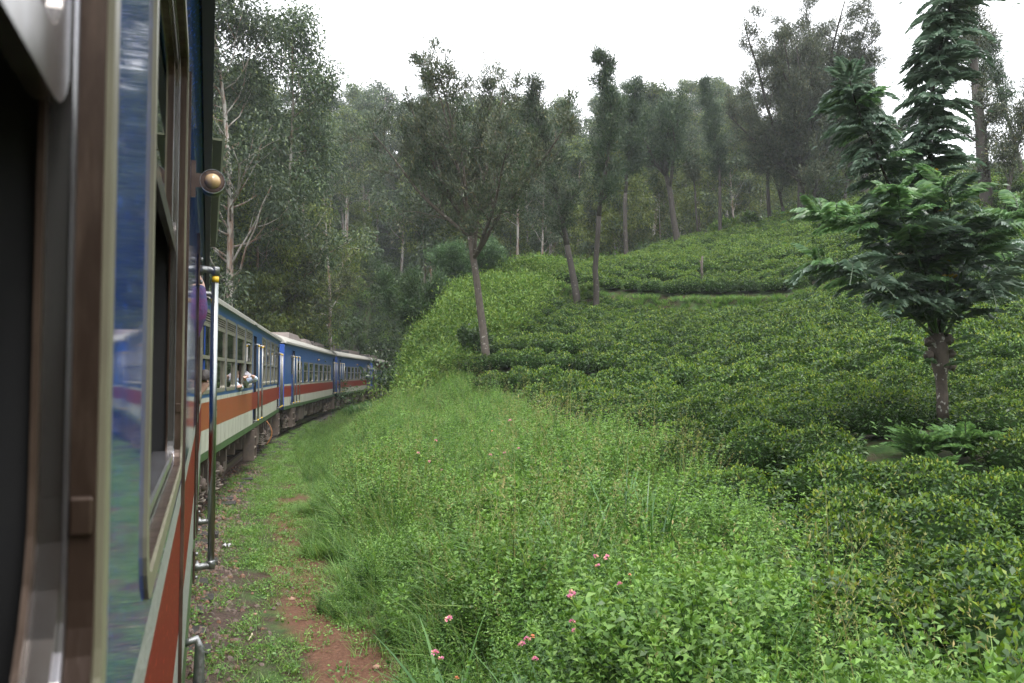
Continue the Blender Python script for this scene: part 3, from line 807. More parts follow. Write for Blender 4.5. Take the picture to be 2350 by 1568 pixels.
# the redder half of its band beyond the door, hand hoop, plate
a = MB(); ud = U2[0] - .22
a.quad((ud, -.003, 1.413), (L2 - .001, -.003, 1.413), (L2 - .001, -.003, 1.847), (ud, -.003, 1.847)); a.build('band_panel', M['red'], car2)
a = MB(); uh = u_of(1, 612); pts = [(uh, .02, .55)]
a.tube([(uh + .0, -.02 - .16 * math.sin(t * math.pi), .18 + .72 * t) for t in np.linspace(0, 1, 12)], .018, 6); a.build('hand_hoop', M['hoop'], car2)
a = MB(); a.box((u_of(1, 492.5), -.006, 1.55), (u_of(1, 499), -.001, 1.74)); pl = a.build('number_plate', M['plate'], car2)
a = MB(); up = u_of(1, 493.8)
for k in range(3): a.box((up + .1 * k, -.0085, 1.60 + .03 * k), (up + .1 * k + .06, -.0062, 1.64 + .03 * k))
a.build('marking', M['under'], pl)
a = MB(); a.box((u_of(1, 574), -.12, 3.53), (u_of(1, 581), -.086, 3.585)); a.build('gutter_outlet', M['roof'], car2)

# third and fourth carriages --------------------------------------
def X5(x): return 465.1 + .1951 * x
w3 = [(u_of(2, X5(a)), u_of(2, X5(b)), 1.93, 2.88, 'short') for a, b in ((1115, 1168), (1190, 1237), (1255, 1300), (1318, 1360), (1375, 1413), (1425, 1463), (1472, 1507))]
L3 = math.hypot(CARS[2][1][0] - CARS[2][0][0], CARS[2][1][1] - CARS[2][0][1])
def hump(u0, u1, y0, y1, z0, z1, mk, nm, slope=.5):
    def f(car):
        a = MB(); n = 0
        a.v += [(u0, y0, z0), (u1, y0, z0), (u1, y1, z0), (u0, y1, z0), (u0 + slope, y0 + .15, z1), (u1 - slope, y0 + .15, z1), (u1 - slope, y1 - .15, z1), (u0 + slope, y1 - .15, z1)]
        for q in ((0, 3, 2, 1), (4, 5, 6, 7), (0, 1, 5, 4), (1, 2, 6, 5), (2, 3, 7, 6), (3, 0, 4, 7)): a.face(q)
        a.build(nm, M[mk], car)
    return f
def grille(u0, u1, y0, y1, z0, z1):
    def f(car):
        a = MB(); a.box((u0, y0, z0), (u1, y1, z1 - .06)); g = a.build('roof_grille', M['roof_dark'], car)
        n = int((u1 - u0) / .34)
        b = MB(); b.box((0, y0 - .02, z0), (.1, y1 + .02, z1)); bm = b.mesh('slat', [M['roof_box']])
        for k in range(n): link('slat', bm, g, loc=(u0 + .1 + k * .34, 0, 0))
    return f
def vents(us, y, z):
    def f(car):
        for u in us:
            a = MB(); a.tube([(u, y, z), (u, y, z + .22)], .035, 6); a.lathe((u, y, z + .2), (0, 0, 1), [(0, .09), (.05, .10), (.08, .05)], 10); a.build('roof_vent', M['white'], car)
    return f
car3 = carriage('blue carriage with seven small windows and grey boxes on its roof', *CARS[2], w3,
    [(u_of(2, X5(1046)), u_of(2, X5(1085))), (u_of(2, X5(1533)), u_of(2, X5(1553)))], [u_of(2, X5(x)) for x in (1038, 1072, 1108, 1529, 1545, 1562)], [u_of(2, X5(1350))], [2.6, L3 - 3.0],
    boxes=[(4.7, 6.6, .22, .9, .12, 'under'), (7.2, 8.4, .3, .9, .2, 'under2'), (9.0, 10.4, .25, .88, .15, 'under'), (11.4, 13.2, .22, .9, .2, 'under'), (14.0, 15.0, .3, .9, .2, 'under2')], steps=[u_of(2, X5(1050)), L3 - 1.0],
    roof_kit=[hump(4.4, 9.0, .5, 2.3, 3.9, 4.24, 'roof_box', 'roof_unit', .9), hump(10.6, 13.4, .55, 2.2, 3.9, 4.2, 'roof_box', 'roof_unit', .5), grille(13.6, 19.6, .6, 2.1, 3.9, 4.18)])
for k in (-1, 1):
    pass
w4 = [(u_of(3, X5(a)), u_of(3, X5(b)), 1.93, 2.88, 'short') for a, b in ((1660, 1692), (1706, 1740), (1752, 1782), (1792, 1819), (1829, 1855), (1865, 1890), (1899, 1920))]
L4 = math.hypot(CARS[3][1][0] - CARS[3][0][0], CARS[3][1][1] - CARS[3][0][1])
car4 = carriage('smaller looking blue carriage with seven windows, coupled behind the brown topped power car', *CARS[3], w4,
    [(u_of(3, X5(1602)), u_of(3, X5(1625))), (u_of(3, X5(1932)), u_of(3, X5(1950)))], [u_of(3, X5(x)) for x in (1600, 1622, 1645, 1930, 1945, 1965)], [u_of(3, X5(1812))], [2.4, L4 - 3],
    boxes=[(4.6, 6.2, .25, .9, .12, 'under2'), (7, 9, .25, .9, .2, 'under'), (10, 12, .3, .9, .2, 'under2'), (12.6, 14, .2, .9, .2, 'under')],
    roof_kit=[grille(.6, 3.2, .6, 2.1, 3.9, 4.3), hump(4.0, 6.6, .7, 2.0, 3.9, 4.4, 'roof_dark', 'roof_unit', .3), vents([3.4, 3.9, 7.4, 8.6, 9.6], 1.4, 4.0), grille(9, 15, .6, 2.1, 3.9, 4.22)])
# power car at the head of the train
b5 = [(0.92, 1.10), (1.10, 1.50), (1.50, 2.72), (2.72, 2.80), (2.80, 3.44)]
L5 = math.hypot(CARS[4][1][0] - CARS[4][0][0], CARS[4][1][1] - CARS[4][0][1])
w5 = [(u, u + .7, 2.95, 3.3, None) for u in (2.6, 5.2, 7.8, 10.4, 13.0)]
car5 = carriage('brown topped dark blue power car farthest along the curving train', *CARS[4], w5, [(.7, 1.5)], [.55, 1.65, 6.4, 6.8], [], [2.6, L5 - 3], red='blue', upper='brown', bands=b5,
    boxes=[(4.6, 8.2, .2, .9, .12, 'under_dark'), (8.8, 12, .2, .9, .12, 'under')], roof_kit=[grille(2, 9, .6, 2.1, 3.9, 4.2)])
for u0, u1, z0, z1, _s in w5:
    a = MB(); a.box((u0 - .03, .02, z0 - .02), (u1 + .03, .03, z1 + .02)); a.build('grille_panel', M['roof_dark'], car5)
a = MB(); a.box((.62, -.02, 1.52), (1.58, -.002, 2.7), bev=.01); a.build('door_surround', M['brown'], car5)
for u in (6.6,):
    a = MB(); a.box((u, -.012, 1.5), (u + .03, -.001, 2.7)); a.build('panel_joint', M['navy'], car5)

# own carriage ----------------------------------------------------
O0 = CARS[0]
SECO = math.hypot(O0[1][0] - O0[0][0], O0[1][1] - O0[0][1]) / (O0[1][1] - O0[0][1])
def uz(z): return (z + 20.0) * SECO        # along-distance of depth z
L1 = math.hypot(O0[1][0] - O0[0][0], O0[1][1] - O0[0][1])
W0 = (uz(-.62), uz(.625), 2.0, 3.36)
W1 = (uz(1.13), uz(2.62), 2.0, 3.36)
W2 = (uz(3.0), uz(4.3), 2.0, 3.36)
W3 = (uz(8.3), uz(9.5), 2.0, 3.36)
W4 = (uz(9.9), uz(11.1), 2.0, 3.36)
own = carriage('nearest blue carriage with worn paint, seen along its side from an open window', *O0,
    [(*W0, None), (*W1, None), (*W3, 'tall'), (*W4, 'tall')], [(uz(6.15), uz(7.35))], [], [], [uz(-12), uz(2.6), uz(10.2)], own=True, bands=[(.80, 1.05)] + BANDS[1:],
    boxes=[(uz(5.0), uz(5.8), .2, .9, .2, 'under_dark')])
def own_window(w, sash_z, rc):
    u0, u1, z0, z1 = w
    ww, h = u1 - u0, z1 - z0
    # outer lip, proud of the side; then a stepped aluminium channel going inwards
    a = MB(); a.ring(rrect(-.036, ww + .036, -.036, h + .036, .11, 6), rrect(.0, ww, .0, h, .085, 6), -.0055, .0)
    f = a.build('window', [M['lip_own']], own, loc=(u0, 0, z0))
    steps = [(.0, .019, .005, 'rust_brown'), (.019, .0225, .012, 'alu'), (.0225, .040, .006, 'frame_own'), (.040, .0455, .013, 'rust_brown')]
    for (y0, y1, t, mk) in steps:
        a = MB(); a.ring(rrect(-.001, ww + .001, -.001, h + .001, .085, 9), rrect(t, ww - t, t, h - t, rc if y0 > .02 else rc * .6, 9), y0, y1 - .0005)
        a.build('channel', M[mk], f)
    # stop blocks in the far channel
    a = MB(); a.box((ww - .010, .002, .175), (ww - .004, .0185, .205), bev=.002)
    a.build('sash_stop', M['rust_brown'], f)
    # sash: rounded frame with its pane, raised
    zs = sash_z - z0
    a = MB(); a.ring(rrect(.006, ww - .007, zs, h - .006, .07, 6), rrect(.048, ww - .048, zs + .046, h - .05, .055, 6), .0235, .0395)
    s = a.build('sash', M['frame_own'], f)
    a = MB(); a.box((.045, .029, zs + .035), (ww - .045, .034, h - .04)); a.build('pane', M['glass_own'], s)
    return f
own_window(W0, CAMZ + .195, .20)
own_window(W1, CAMZ + .40, .09)
# sill tray in the second window and its lower sash rail
a = MB(); a.box((W1[0] + .02, .02, 2.02), (W1[1] - .02, .085, 2.05), bev=.005); a.build('sill_tray', M['alu'], own)
# door pillar ribs
for u, t in ((uz(5.95), .03), (uz(7.5), .03), (uz(2.75), .02)):
    a = MB(); a.box((u, -.012, 1.06), (u + t * 1.6, -.0005, 3.38)); a.build('body_rib', M['rust_brown'], own)
def big_rail(u, o):
    z0, z1 = .89, 3.08
    a = MB(); a.tube([(u, -o, z0 + .02), (u, -o, z1 - .02)], .024, 20); h = a.build('handrail', M['steel'], own)
    for z, s in ((z0, -1), (z1, 1)):
        b = MB()
        b.tube([(u, -.012, z), (u, -o * .35, z + s * .012), (u, -o * .8, z + s * .006), (u, -o, z)], [.045, .026, .026, .030], 12)
        b.lathe((u, -o, z - .03), (0, 0, 1), [(0, .030), (.055, .031), (.062, .026)], 16)
        b.build('bracket', M['steel_dull'], h)
        b = MB(); b.box((u - .05, -.016, z - .12), (u + .05, -.0006, z + .12), bev=.004); b.build('mounting_plate', M['rust_brown'], h)
        for q in (-.085, .085):
            b = MB(); b.lathe((u, -.015, z + q), (0, -1, 0), [(0, .016), (.018, .016), (.022, .008)], 6); b.build('bolt', M['steel_dull'], h)
    b = MB(); b.lathe((u, -o, z1 - .085), (0, 0, 1), [(0, .0255), (.045, .0255)], 20); b.build('collar', M['yellow'], h)
big_rail(uz(5.85), .125); big_rail(uz(7.62), .125)
# marker lamp facing back along the train
ul, ol, zl = uz(3.35), .088, P(487, 412, 3.35).z
a = MB(); a.lathe((ul, -ol, zl), (1, 0, 0), [(0, .044), (.004, .050), (.012, .052), (.02, .049)], 28); a.box((ul, -.02, zl - .075), (ul + .012, -.0006, zl + .085)); a.box((ul + .001, -.06, zl - .03), (ul + .011, -.018, zl + .03))
lm = a.build('marker_lamp', M['lamp_rim'], own)
a = MB(); a.lathe((ul + .02, -ol, zl), (1, 0, 0), [(0, .046), (.10, .046), (.13, .03)], 20); a.build('lamp_housing', M['olive'], lm)
a = MB(); a.ring([(math.cos(t) * .0525, math.sin(t) * .0525) for t in np.linspace(0, 6.2831, 29)[:-1]], [(math.cos(t) * .0505, math.sin(t) * .0505) for t in np.linspace(0, 6.2831, 29)[:-1]], -.002, .012)
a.build('rim', M['alu'], lm, loc=(ul, -ol, zl), rot=(0, 0, -math.pi / 2))
a = MB(); a.lathe((ul + .001, -ol, zl), (-1, 0, 0), [(0, .034), (.008, .0325), (.018, .026), (.026, .014), (.029, .002)], 24)
a.build('lens', M['amber'], lm)
for t in (45, 135, 225, 315):
    a = MB(); a.lathe((ul + .001, -ol + math.cos(R(t)) * .042, zl + math.sin(R(t)) * .042), (-1, 0, 0), [(0, .003), (.002, .003)], 6); a.build('screw', M['black'], lm)
# drip channel above the door
ug0, ug1 = uz(4.1), uz(7.6)
a = MB(); a.box((ug0, -.135, 3.55), (ug1, -.087, 3.562)); a.quad((ug0, -.150, 3.62), (ug1, -.150, 3.62), (ug1, -.135, 3.555), (ug0, -.135, 3.555)); a.quad((ug0, -.135, 3.5549), (ug1, -.135, 3.5549), (ug1, -.150, 3.6199), (ug0, -.150, 3.6199))
a.build('drip_channel', M['olive'], own)
# bent grab iron below the skirt
a = MB(); uu = uz(3.9)
a.tube([(uu, .02, .98), (uu, -.05, 1.0), (uu, -.065, .95), (uu + .02, -.06, .70), (uu, -.01, .52)], [.018, .02, .024, .03, .022], 12); a.build('grab_iron', M['steel_dull'], own)
# ---------------------------------------------------------------- plant builders
def unit(v):
    return v / np.maximum(np.linalg.norm(v, axis=-1, keepdims=True), 1e-9)
def rand_dirs(n, r): return unit(r.normal(size=(n, 3)))

def leaf_quads(pos, d, L, W, r, fold=.12, droop=0.0):
    """folded lozenge leaves: base, edge, tip, edge"""
    n = len(pos)
    d = unit(d)
    nr = unit(np.cross(d, r.normal(size=(n, 3)) * .55 + np.array([0, 0, 1.0])))       # sideways
    up = np.cross(nr, d)
    L = np.broadcast_to(np.asarray(L, float), (n,))[:, None]; W = np.broadcast_to(np.asarray(W, float), (n,))[:, None]
    mid = pos + d * L * .45 + up * L * fold
    tip = pos + d * L - np.array([0, 0, 1.0]) * L * droop
    V = np.stack([pos, mid + nr * W * .5, tip, mid - nr * W * .5], axis=1).reshape(-1, 3)
    F = np.arange(n * 4).reshape(n, 4)
    return V, F

class Leaves:
    def __init__(s): s.V, s.F, s.M, s.n = [], [], [], 0
    def add(s, VF, mat=0):
        V, F = VF
        s.V.append(V); s.F.append(F + s.n); s.M.append(np.full(len(F), mat)); s.n += len(V)
    def mesh(s, name, mats):
        return np_mesh(name, np.concatenate(s.V), np.concatenate(s.F), mats, np.concatenate(s.M))

def ribbon(base, az, h, lean, arch, w, r, seg=3):
    """grass blades: n strips that rise, lean and arch over"""
    n = len(base)
    t = np.linspace(0, 1, seg + 1)[None, :, None]
    out = np.stack([np.cos(az), np.sin(az), np.zeros(n)], -1)[:, None]
    side = np.stack([-np.sin(az), np.cos(az), np.zeros(n)], -1)[:, None]
    h = np.broadcast_to(h, (n,))[:, None, None]; lean = np.broadcast_to(lean, (n,))[:, None, None]; arch = np.broadcast_to(arch, (n,))[:, None, None]
    c = base[:, None] + out * h * (lean * t + arch * t * t) + np.array([0, 0, 1.0]) * h * (t - .55 * arch * t * t)
    ww = np.broadcast_to(w, (n,))[:, None, None] * (1 - t ** 1.6 * .92) * .5
    side = side + r.normal(size=(n, 1, 3)) * .25
    V = np.stack([c - side * ww, c + side * ww], axis=2).reshape(n, -1, 3)
    k = (seg + 1) * 2
    f = np.array([[2 * i, 2 * i + 1, 2 * i + 3, 2 * i + 2] for i in range(seg)])
    F = (np.arange(n)[:, None, None] * k + f[None]).reshape(-1, 4)
    return V.reshape(-1, 3), F

def grass_tuft(seed, n, h, w, rad, lean=.25, arch=.5, mat='grass', seg=3, name='grass_tuft', straw=0):
    r = np.random.default_rng(seed); L = Leaves()
    a = r.uniform(0, 6.283, n); q = rad * np.sqrt(r.uniform(0, 1, n))
    base = np.stack([np.cos(a) * q, np.sin(a) * q, np.full(n, -.03)], -1)
    L.add(ribbon(base, a + r.normal(0, .7, n), h * r.uniform(.5, 1.1, n), lean * r.uniform(.1, 1.6, n), arch * r.uniform(.2, 1.3, n), w * r.uniform(.6, 1.2, n), r, seg), 0)
    if straw:
        a = r.uniform(0, 6.283, straw); base = np.stack([np.cos(a), np.sin(a), a * 0], -1) * rad * .4
        hh = h * r.uniform(1.0, 1.5, straw)
        L.add(ribbon(base, a, hh, .15, .12, .004, r, 3), 1)
        for k in range(straw):
            top = base[k] + np.array([math.cos(a[k]), math.sin(a[k]), 0]) * hh[k] * .27 + np.array([0, 0, hh[k] * .93])
            m = 14
            L.add(leaf_quads(top + r.normal(size=(m, 3)) * np.array([.02, .02, .06]), rand_dirs(m, r) + np.array([0, 0, .8]), .03, .008, r), 1)
    return L.mesh(name, [M[mat], M['straw']])

def weed_plant(seed, h, stems, ll, mat='weed', name='weed', spread=.5, flowers=None):
    r = np.random.default_rng(seed); L = Leaves()
    for s in range(stems):
        a = r.uniform(0, 6.283); hs = h * r.uniform(.55, 1.05); ln = spread * r.uniform(.15, 1.0)
        out = np.array([math.cos(a), math.sin(a), 0])
        k = max(4, int(hs / (ll * .55)))
        t = (np.arange(k) + .5) / k
        P0 = out * (ln * hs * t ** 1.2)[:, None] + np.array([0, 0, 1]) * (hs * t)[:, None]
        az = a + np.arange(k) * 1.571 + r.normal(0, .3, k)
        for q in (0, math.pi):
            d = np.stack([np.cos(az + q), np.sin(az + q), .35 + .4 * (t - .5) + r.normal(0, .2, k)], -1)
            L.add(leaf_quads(P0, d, ll * (1.15 - .55 * t) * r.uniform(.8, 1.2, k), ll * .42 * (1.1 - .5 * t), r, .1, .25), 0)
        tp = P0[-1]
        L.add(leaf_quads(np.repeat(tp[None], 5, 0), rand_dirs(5, r) * .6 + np.array([0, 0, .8]), ll * .6, ll * .28, r), 0)
        L.add(ribbon(np.array([[0, 0, -.03]]), np.array([a]), np.array([hs]), ln * .9, .12, .012, r, 3), 1)
    return L.mesh(name, [M[mat], M['stem_green']])

def creeper(seed, n, rad, ll, mat='weed', name='creeping_plant'):
    r = np.random.default_rng(seed); L = Leaves()
    a = r.uniform(0, 6.283, n); q = rad * np.sqrt(r.uniform(0, 1, n))
    p = np.stack([np.cos(a) * q, np.sin(a) * q, r.uniform(.0, .05, n)], -1)
    d = rand_dirs(n, r) * np.array([1, 1, .35]) + np.array([0, 0, .15])
    L.add(leaf_quads(p, d, ll * r.uniform(.6, 1.3, n), ll * .62, r, .08), 0)
    m = n // 4
    a = r.uniform(0, 6.283, m); q = rad * np.sqrt(r.uniform(0, 1, m))
    L.add(ribbon(np.stack([np.cos(a) * q, np.sin(a) * q, a * 0], -1), r.uniform(0, 6.283, m), r.uniform(.04, .13, m), .5, .5, .008, r, 2), 1)
    return L.mesh(name, [M[mat], M['grass']])

def tea_bush(seed, n, ll, rad, h, mat='tea', name='tea_bush'):
    r = np.random.default_rng(seed); L = Leaves()
    a = r.uniform(0, 6.283, n); q = rad * np.sqrt(r.uniform(0, 1, n))
    lob = 1 + .14 * np.sin(a * 3 + seed) + .09 * np.sin(a * 5 + seed * 2)
    f = q / rad
    top = h * (1 - .54 * f ** 2.6) + r.normal(0, .03, n) + .045 * np.sin(q * 11 + a * 2 + seed)
    dep = r.uniform(0, .09, n)
    z = np.maximum(top - dep * h * (.6 + f), .06 * h)
    p = np.stack([np.cos(a) * q * lob, np.sin(a) * q * lob, z], -1)
    out = np.stack([np.cos(a) * f, np.sin(a) * f, 1.1 - .9 * f], -1)
    d = unit(out * .65 + rand_dirs(n, r) * .8)
    L.add(leaf_quads(p, d, ll * r.uniform(.7, 1.25, n), ll * .42 * r.uniform(.8, 1.2, n), r, .1, .1), 0)
    # the plucked table on top: young upright leaves, brighter also to paint lit tops
    m = int(n * .42)
    a = r.uniform(0, 6.283, m); q = rad * .92 * np.sqrt(r.uniform(0, 1, m)); lob = 1 + .14 * np.sin(a * 3 + seed) + .09 * np.sin(a * 5 + seed * 2)
    f = q / rad
    p = np.stack([np.cos(a) * q * lob, np.sin(a) * q * lob, h * (1 - .54 * f ** 2.6) + r.normal(0, .025, m) + .02 + .045 * np.sin(q * 11 + a * 2 + seed)], -1)
    L.add(leaf_quads(p, rand_dirs(m, r) * .6 + np.array([0, 0, .8]), ll * r.uniform(.5, .9, m), ll * .32, r, .1, 0), 2)
    # leaves down the sides
    m = int(n * .6)
    a = r.uniform(0, 6.283, m); lob = 1 + .14 * np.sin(a * 3 + seed) + .09 * np.sin(a * 5 + seed * 2)
    zz = r.uniform(.10, .80, m) * h; q = rad * (.78 + .24 * np.sqrt(zz / h)) * lob
    p = np.stack([np.cos(a) * q, np.sin(a) * q, zz], -1)
    L.add(leaf_quads(p, unit(np.stack([np.cos(a), np.sin(a), a * 0 + .2], -1) + rand_dirs(m, r) * .7), ll * r.uniform(.8, 1.3, m), ll * .45, r, .1, .1), 0)
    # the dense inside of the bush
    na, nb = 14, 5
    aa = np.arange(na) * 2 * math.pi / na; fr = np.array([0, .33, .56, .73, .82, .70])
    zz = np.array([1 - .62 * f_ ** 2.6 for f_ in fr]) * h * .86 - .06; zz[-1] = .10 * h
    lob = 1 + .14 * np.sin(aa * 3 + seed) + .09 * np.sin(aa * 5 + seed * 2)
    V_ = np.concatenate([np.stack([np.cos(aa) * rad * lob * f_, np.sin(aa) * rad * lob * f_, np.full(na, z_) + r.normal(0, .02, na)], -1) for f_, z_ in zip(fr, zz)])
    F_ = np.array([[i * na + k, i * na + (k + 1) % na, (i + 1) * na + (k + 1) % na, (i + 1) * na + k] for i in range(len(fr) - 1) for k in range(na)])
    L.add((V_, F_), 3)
    for k in range(5):
        b = k * 1.26 + r.uniform(0, .8)
        L.add(ribbon(np.array([[0, 0, -.1]]), np.array([b]), np.array([h * .8]), rad * .9 / h, .1, .03, r, 2), 1)
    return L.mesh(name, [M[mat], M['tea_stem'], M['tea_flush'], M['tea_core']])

def scrub(seed, n, rad, h, ll, mat='scrub', name='shrub'):
    r = np.random.default_rng(seed); L = Leaves()
    k = 9
    cs = np.stack([r.uniform(-.7, .7, k) * rad, r.uniform(-.7, .7, k) * rad, r.uniform(.35, .85, k) * h], -1)
    for c in cs:
        m = n // k
        p = c + r.normal(size=(m, 3)) * np.array([rad * .26, rad * .26, h * .17]); p[:, 2] = np.maximum(p[:, 2], .03)
        L.add(leaf_quads(p, unit(p - c * np.array([1, 1, .8])) * .5 + rand_dirs(m, r) * .7 + np.array([0, 0, .35]), ll * r.uniform(.7, 1.4, m), ll * .42, r, .1, .15), 0)
        L.add(ribbon(np.zeros((1, 3)), np.array([math.atan2(c[1], c[0])]), np.array([c[2]]), math.hypot(c[0], c[1]) / c[2], .05, .03, r, 2), 1)
    return L.mesh(name, [M[mat], M['tea_stem']])

# ------------- stuff: many small plants as one object
def scatter(name, protos, pts, rot, scl, idx, kind='stuff', stretch=None):
    n = len(pts)
    me = bpy.data.meshes.new(name)
    me.vertices.add(n); me.vertices.foreach_set('co', np.ascontiguousarray(pts, dtype=np.float32).ravel())
    a = me.attributes.new('rot', 'FLOAT_VECTOR', 'POINT'); a.data.foreach_set('vector', np.ascontiguousarray(rot, dtype=np.float32).ravel())
    a = me.attributes.new('scl', 'FLOAT', 'POINT'); a.data.foreach_set('value', np.ascontiguousarray(scl, dtype=np.float32))
    a = me.attributes.new('idx', 'INT', 'POINT'); a.data.foreach_set('value', np.ascontiguousarray(idx, dtype=np.int32))
    me.update()
    ng = bpy.data.node_groups.new(name, 'GeometryNodeTree')
    ng.interface.new_socket('Geometry', in_out='INPUT', socket_type='NodeSocketGeometry')
    ng.interface.new_socket('Geometry', in_out='OUTPUT', socket_type='NodeSocketGeometry')
    gi = ng.nodes.new('NodeGroupInput'); go = ng.nodes.new('NodeGroupOutput')
    def na(nm, t):
        x = ng.nodes.new('GeometryNodeInputNamedAttribute'); x.data_type = t; x.inputs['Name'].default_value = nm; return x.outputs['Attribute']
    ar, as_, ai = na('rot', 'FLOAT_VECTOR'), na('scl', 'FLOAT'), na('idx', 'INT')
    j = ng.nodes.new('GeometryNodeJoinGeometry')
    for k, pm in enumerate(protos):
        po = bpy.data.objects.new(pm.name, pm)               # never linked: only its geometry is used
        oi = ng.nodes.new('GeometryNodeObjectInfo'); oi.inputs['Object'].default_value = po
        oi.inputs['As Instance'].default_value = False
        cp = ng.nodes.new('FunctionNodeCompare'); cp.data_type = 'INT'; cp.operation = 'EQUAL'
        ng.links.new(ai, cp.inputs[2]); cp.inputs[3].default_value = k
        ip = ng.nodes.new('GeometryNodeInstanceOnPoints')
        ng.links.new(gi.outputs[0], ip.inputs['Points']); ng.links.new(cp.outputs[0], ip.inputs['Selection'])
        ng.links.new(oi.outputs['Geometry'], ip.inputs['Instance'])
        ng.links.new(ar, ip.inputs['Rotation'])
        if stretch:
            vm = ng.nodes.new('ShaderNodeVectorMath'); vm.operation = 'SCALE'; vm.inputs[0].default_value = stretch
            ng.links.new(as_, vm.inputs['Scale']); ng.links.new(vm.outputs[0], ip.inputs['Scale'])
        else:
            ng.links.new(as_, ip.inputs['Scale'])
        ng.links.new(ip.outputs[0], j.inputs[0])
    ng.links.new(j.outputs[0], go.inputs[0])
    o = link(name, me)
    md = o.modifiers.new('scatter', 'NODES'); md.node_group = ng
    tag(o, kind=kind)
    return o

def spots(x0, x1, y0, y1, n, r, keep):
    """n random ground points in a rectangle that satisfy keep(x, y, l)"""
    x = r.uniform(x0, x1, n); y = r.uniform(y0, y1, n); l = lateral(x, y)
    k = keep(x, y, l)
    x, y, l = x[k], y[k], l[k]
    return np.c_[x, y, gz(x, y)], l

def in_view(p, margin=120):
    X = 1175 + p[:, 0] / np.maximum(p[:, 1], .1) * FPX
    return (p[:, 1] > 1.2) & (X > 300 - margin) & (X < 2350 + margin + 600 / np.maximum(p[:, 1], 1))

# ---------------------------------------------------------------- where things grow
TBx = np.array([3.2, 2.7, 2.7, 2.8, 2.9, 2.5, 1.75, 0.2, -1.6, -2.4, -.5, 1.5, 2.8, 5.0, 9, 14])
TBy = np.array([-5, 3.5, 5.3, 8, 11, 14, 18, 26, 30, 34, 38, 44, 52, 57, 62, 66])
def tea_left(y): return np.interp(y, TBy, TBx)
RX = np.array([2.5, 4.1, 8.3, 13.3, 17.3, 21.6, 26.6, 30.1, 35, 60]); RY = np.array([52, 58, 62, 64, 66, 67, 67, 63, 57, 40])
def ridge(x): return np.interp(x, RX, RY)
def is_tea(x, y): return (x > tea_left(y)) & (y < ridge(x) + 1.0)

r = np.random.default_rng(11)
# tea: rows along the slope; bushes a little apart
def tea_points():
    out = []
    row = 0
    for c in np.arange(-2, 96, 1.74):
        x = np.arange(-4, 48, .98) + (row % 2) * .45
        # rows follow the contour: they bend like the terrace edge and swing towards the camera at its near end
        near = sm(34, 14, c)
        bend = (terrace(x) - terrace(8.0)) * (1 - near * .75) + near * (-.12 * (x - 3))
        y = c + bend
        x = x + r.normal(0, .11, len(x)); y = y + r.normal(0, .10, len(x))
        k = y - terrace(x)
        ok = is_tea(x, y) & (y > 1.5) & ~((k > -.55) & (k < .10) & (x > -1) & (x < 26))
        ok &= (np.hypot(x - TREE_NEAR.x, y - TREE_NEAR.y) > .75) & (np.hypot(x - FERN.x, y - FERN.y) > .85)
        ok &= r.uniform(0, 1, len(x)) > .025
        out.append(np.c_[x[ok], y[ok]])
        row += 1
    return np.concatenate(out)
TREE_NEAR = P(2162, 935, 13.0)
FERN = P(2165, 1000, 12.0)
tp = tea_points()
tz = gz(tp[:, 0], tp[:, 1])
tp = np.c_[tp, tz]
tp = tp[in_view(tp)]
near_b = [tea_bush(k, 1150, .088, .72, .88) for k in range(5)]
mid_b = [tea_bush(20 + k, 480, .135, 0.72, .88) for k in range(4)]
far_b = [tea_bush(30 + k, 300, .15, .70, .86, 'tea_bright') for k in range(3)]
dist = np.hypot(tp[:, 0], tp[:, 1])
order = np.argsort(dist)
kk = tp[:, 1] - terrace(tp[:, 0])
bright = ((kk > 0) & (tp[:, 0] < 26)) | (tp[:, 1] > 44)
mixed = r.uniform(0, 1, len(tp)) < .10
for n_, i in enumerate(order[:300]):
    me_ = near_b[r.integers(5)] if dist[i] < 21 else mid_b[r.integers(4)]
    o = link('tea_bush', me_, loc=tuple(tp[i]), rot=(r.normal(0, .05), r.normal(0, .05), r.normal(0, .25) + math.pi * r.integers(2)), scale=(float(r.uniform(.95, 1.15)), float(r.uniform(.72, .86)) * (1.0 + .28 * float(sm(15, 9, dist[i]))), float(r.uniform(.78, 1.0))))
    x_, y_ = tp[i][0], tp[i][1]
    if math.hypot(x_ - TREE_NEAR.x, y_ - TREE_NEAR.y) < 3.2: z_ = 'right around the foot of the feathery tree'
    elif x_ < tea_left(y_) + 1.1: z_ = 'on the ragged edge of the tea against the verge'
    elif dist[i] < 8: z_ = 'in the lowest corner of the tea slope nearest the train'
    elif dist[i] < 13: z_ = 'in the rows below the feathery tree'
    elif x_ / y_ > (1950 - 1175) / 1800.: z_ = 'in the rows climbing behind the feathery tree'
    else: z_ = 'in the lower rows left of the feathery tree'
    tag(o, 'glossy green tea bush ' + z_, 'tea bush', 'tea bushes ' + z_)
rest = order[300:]
br = bright[rest] ^ mixed[rest]
idx = np.where(br, 4 + r.integers(0, 3, len(rest)), r.integers(0, 4, len(rest)))
scatter('tea_rows', mid_b + far_b, tp[rest], np.c_[r.normal(0, .05, len(rest)), r.normal(0, .05, len(rest)), r.normal(0, .2, len(rest)) + math.pi * r.integers(0, 2, len(rest))], r.uniform(.88, 1.12, len(rest)), idx, stretch=(1.08, .74, 1.0))

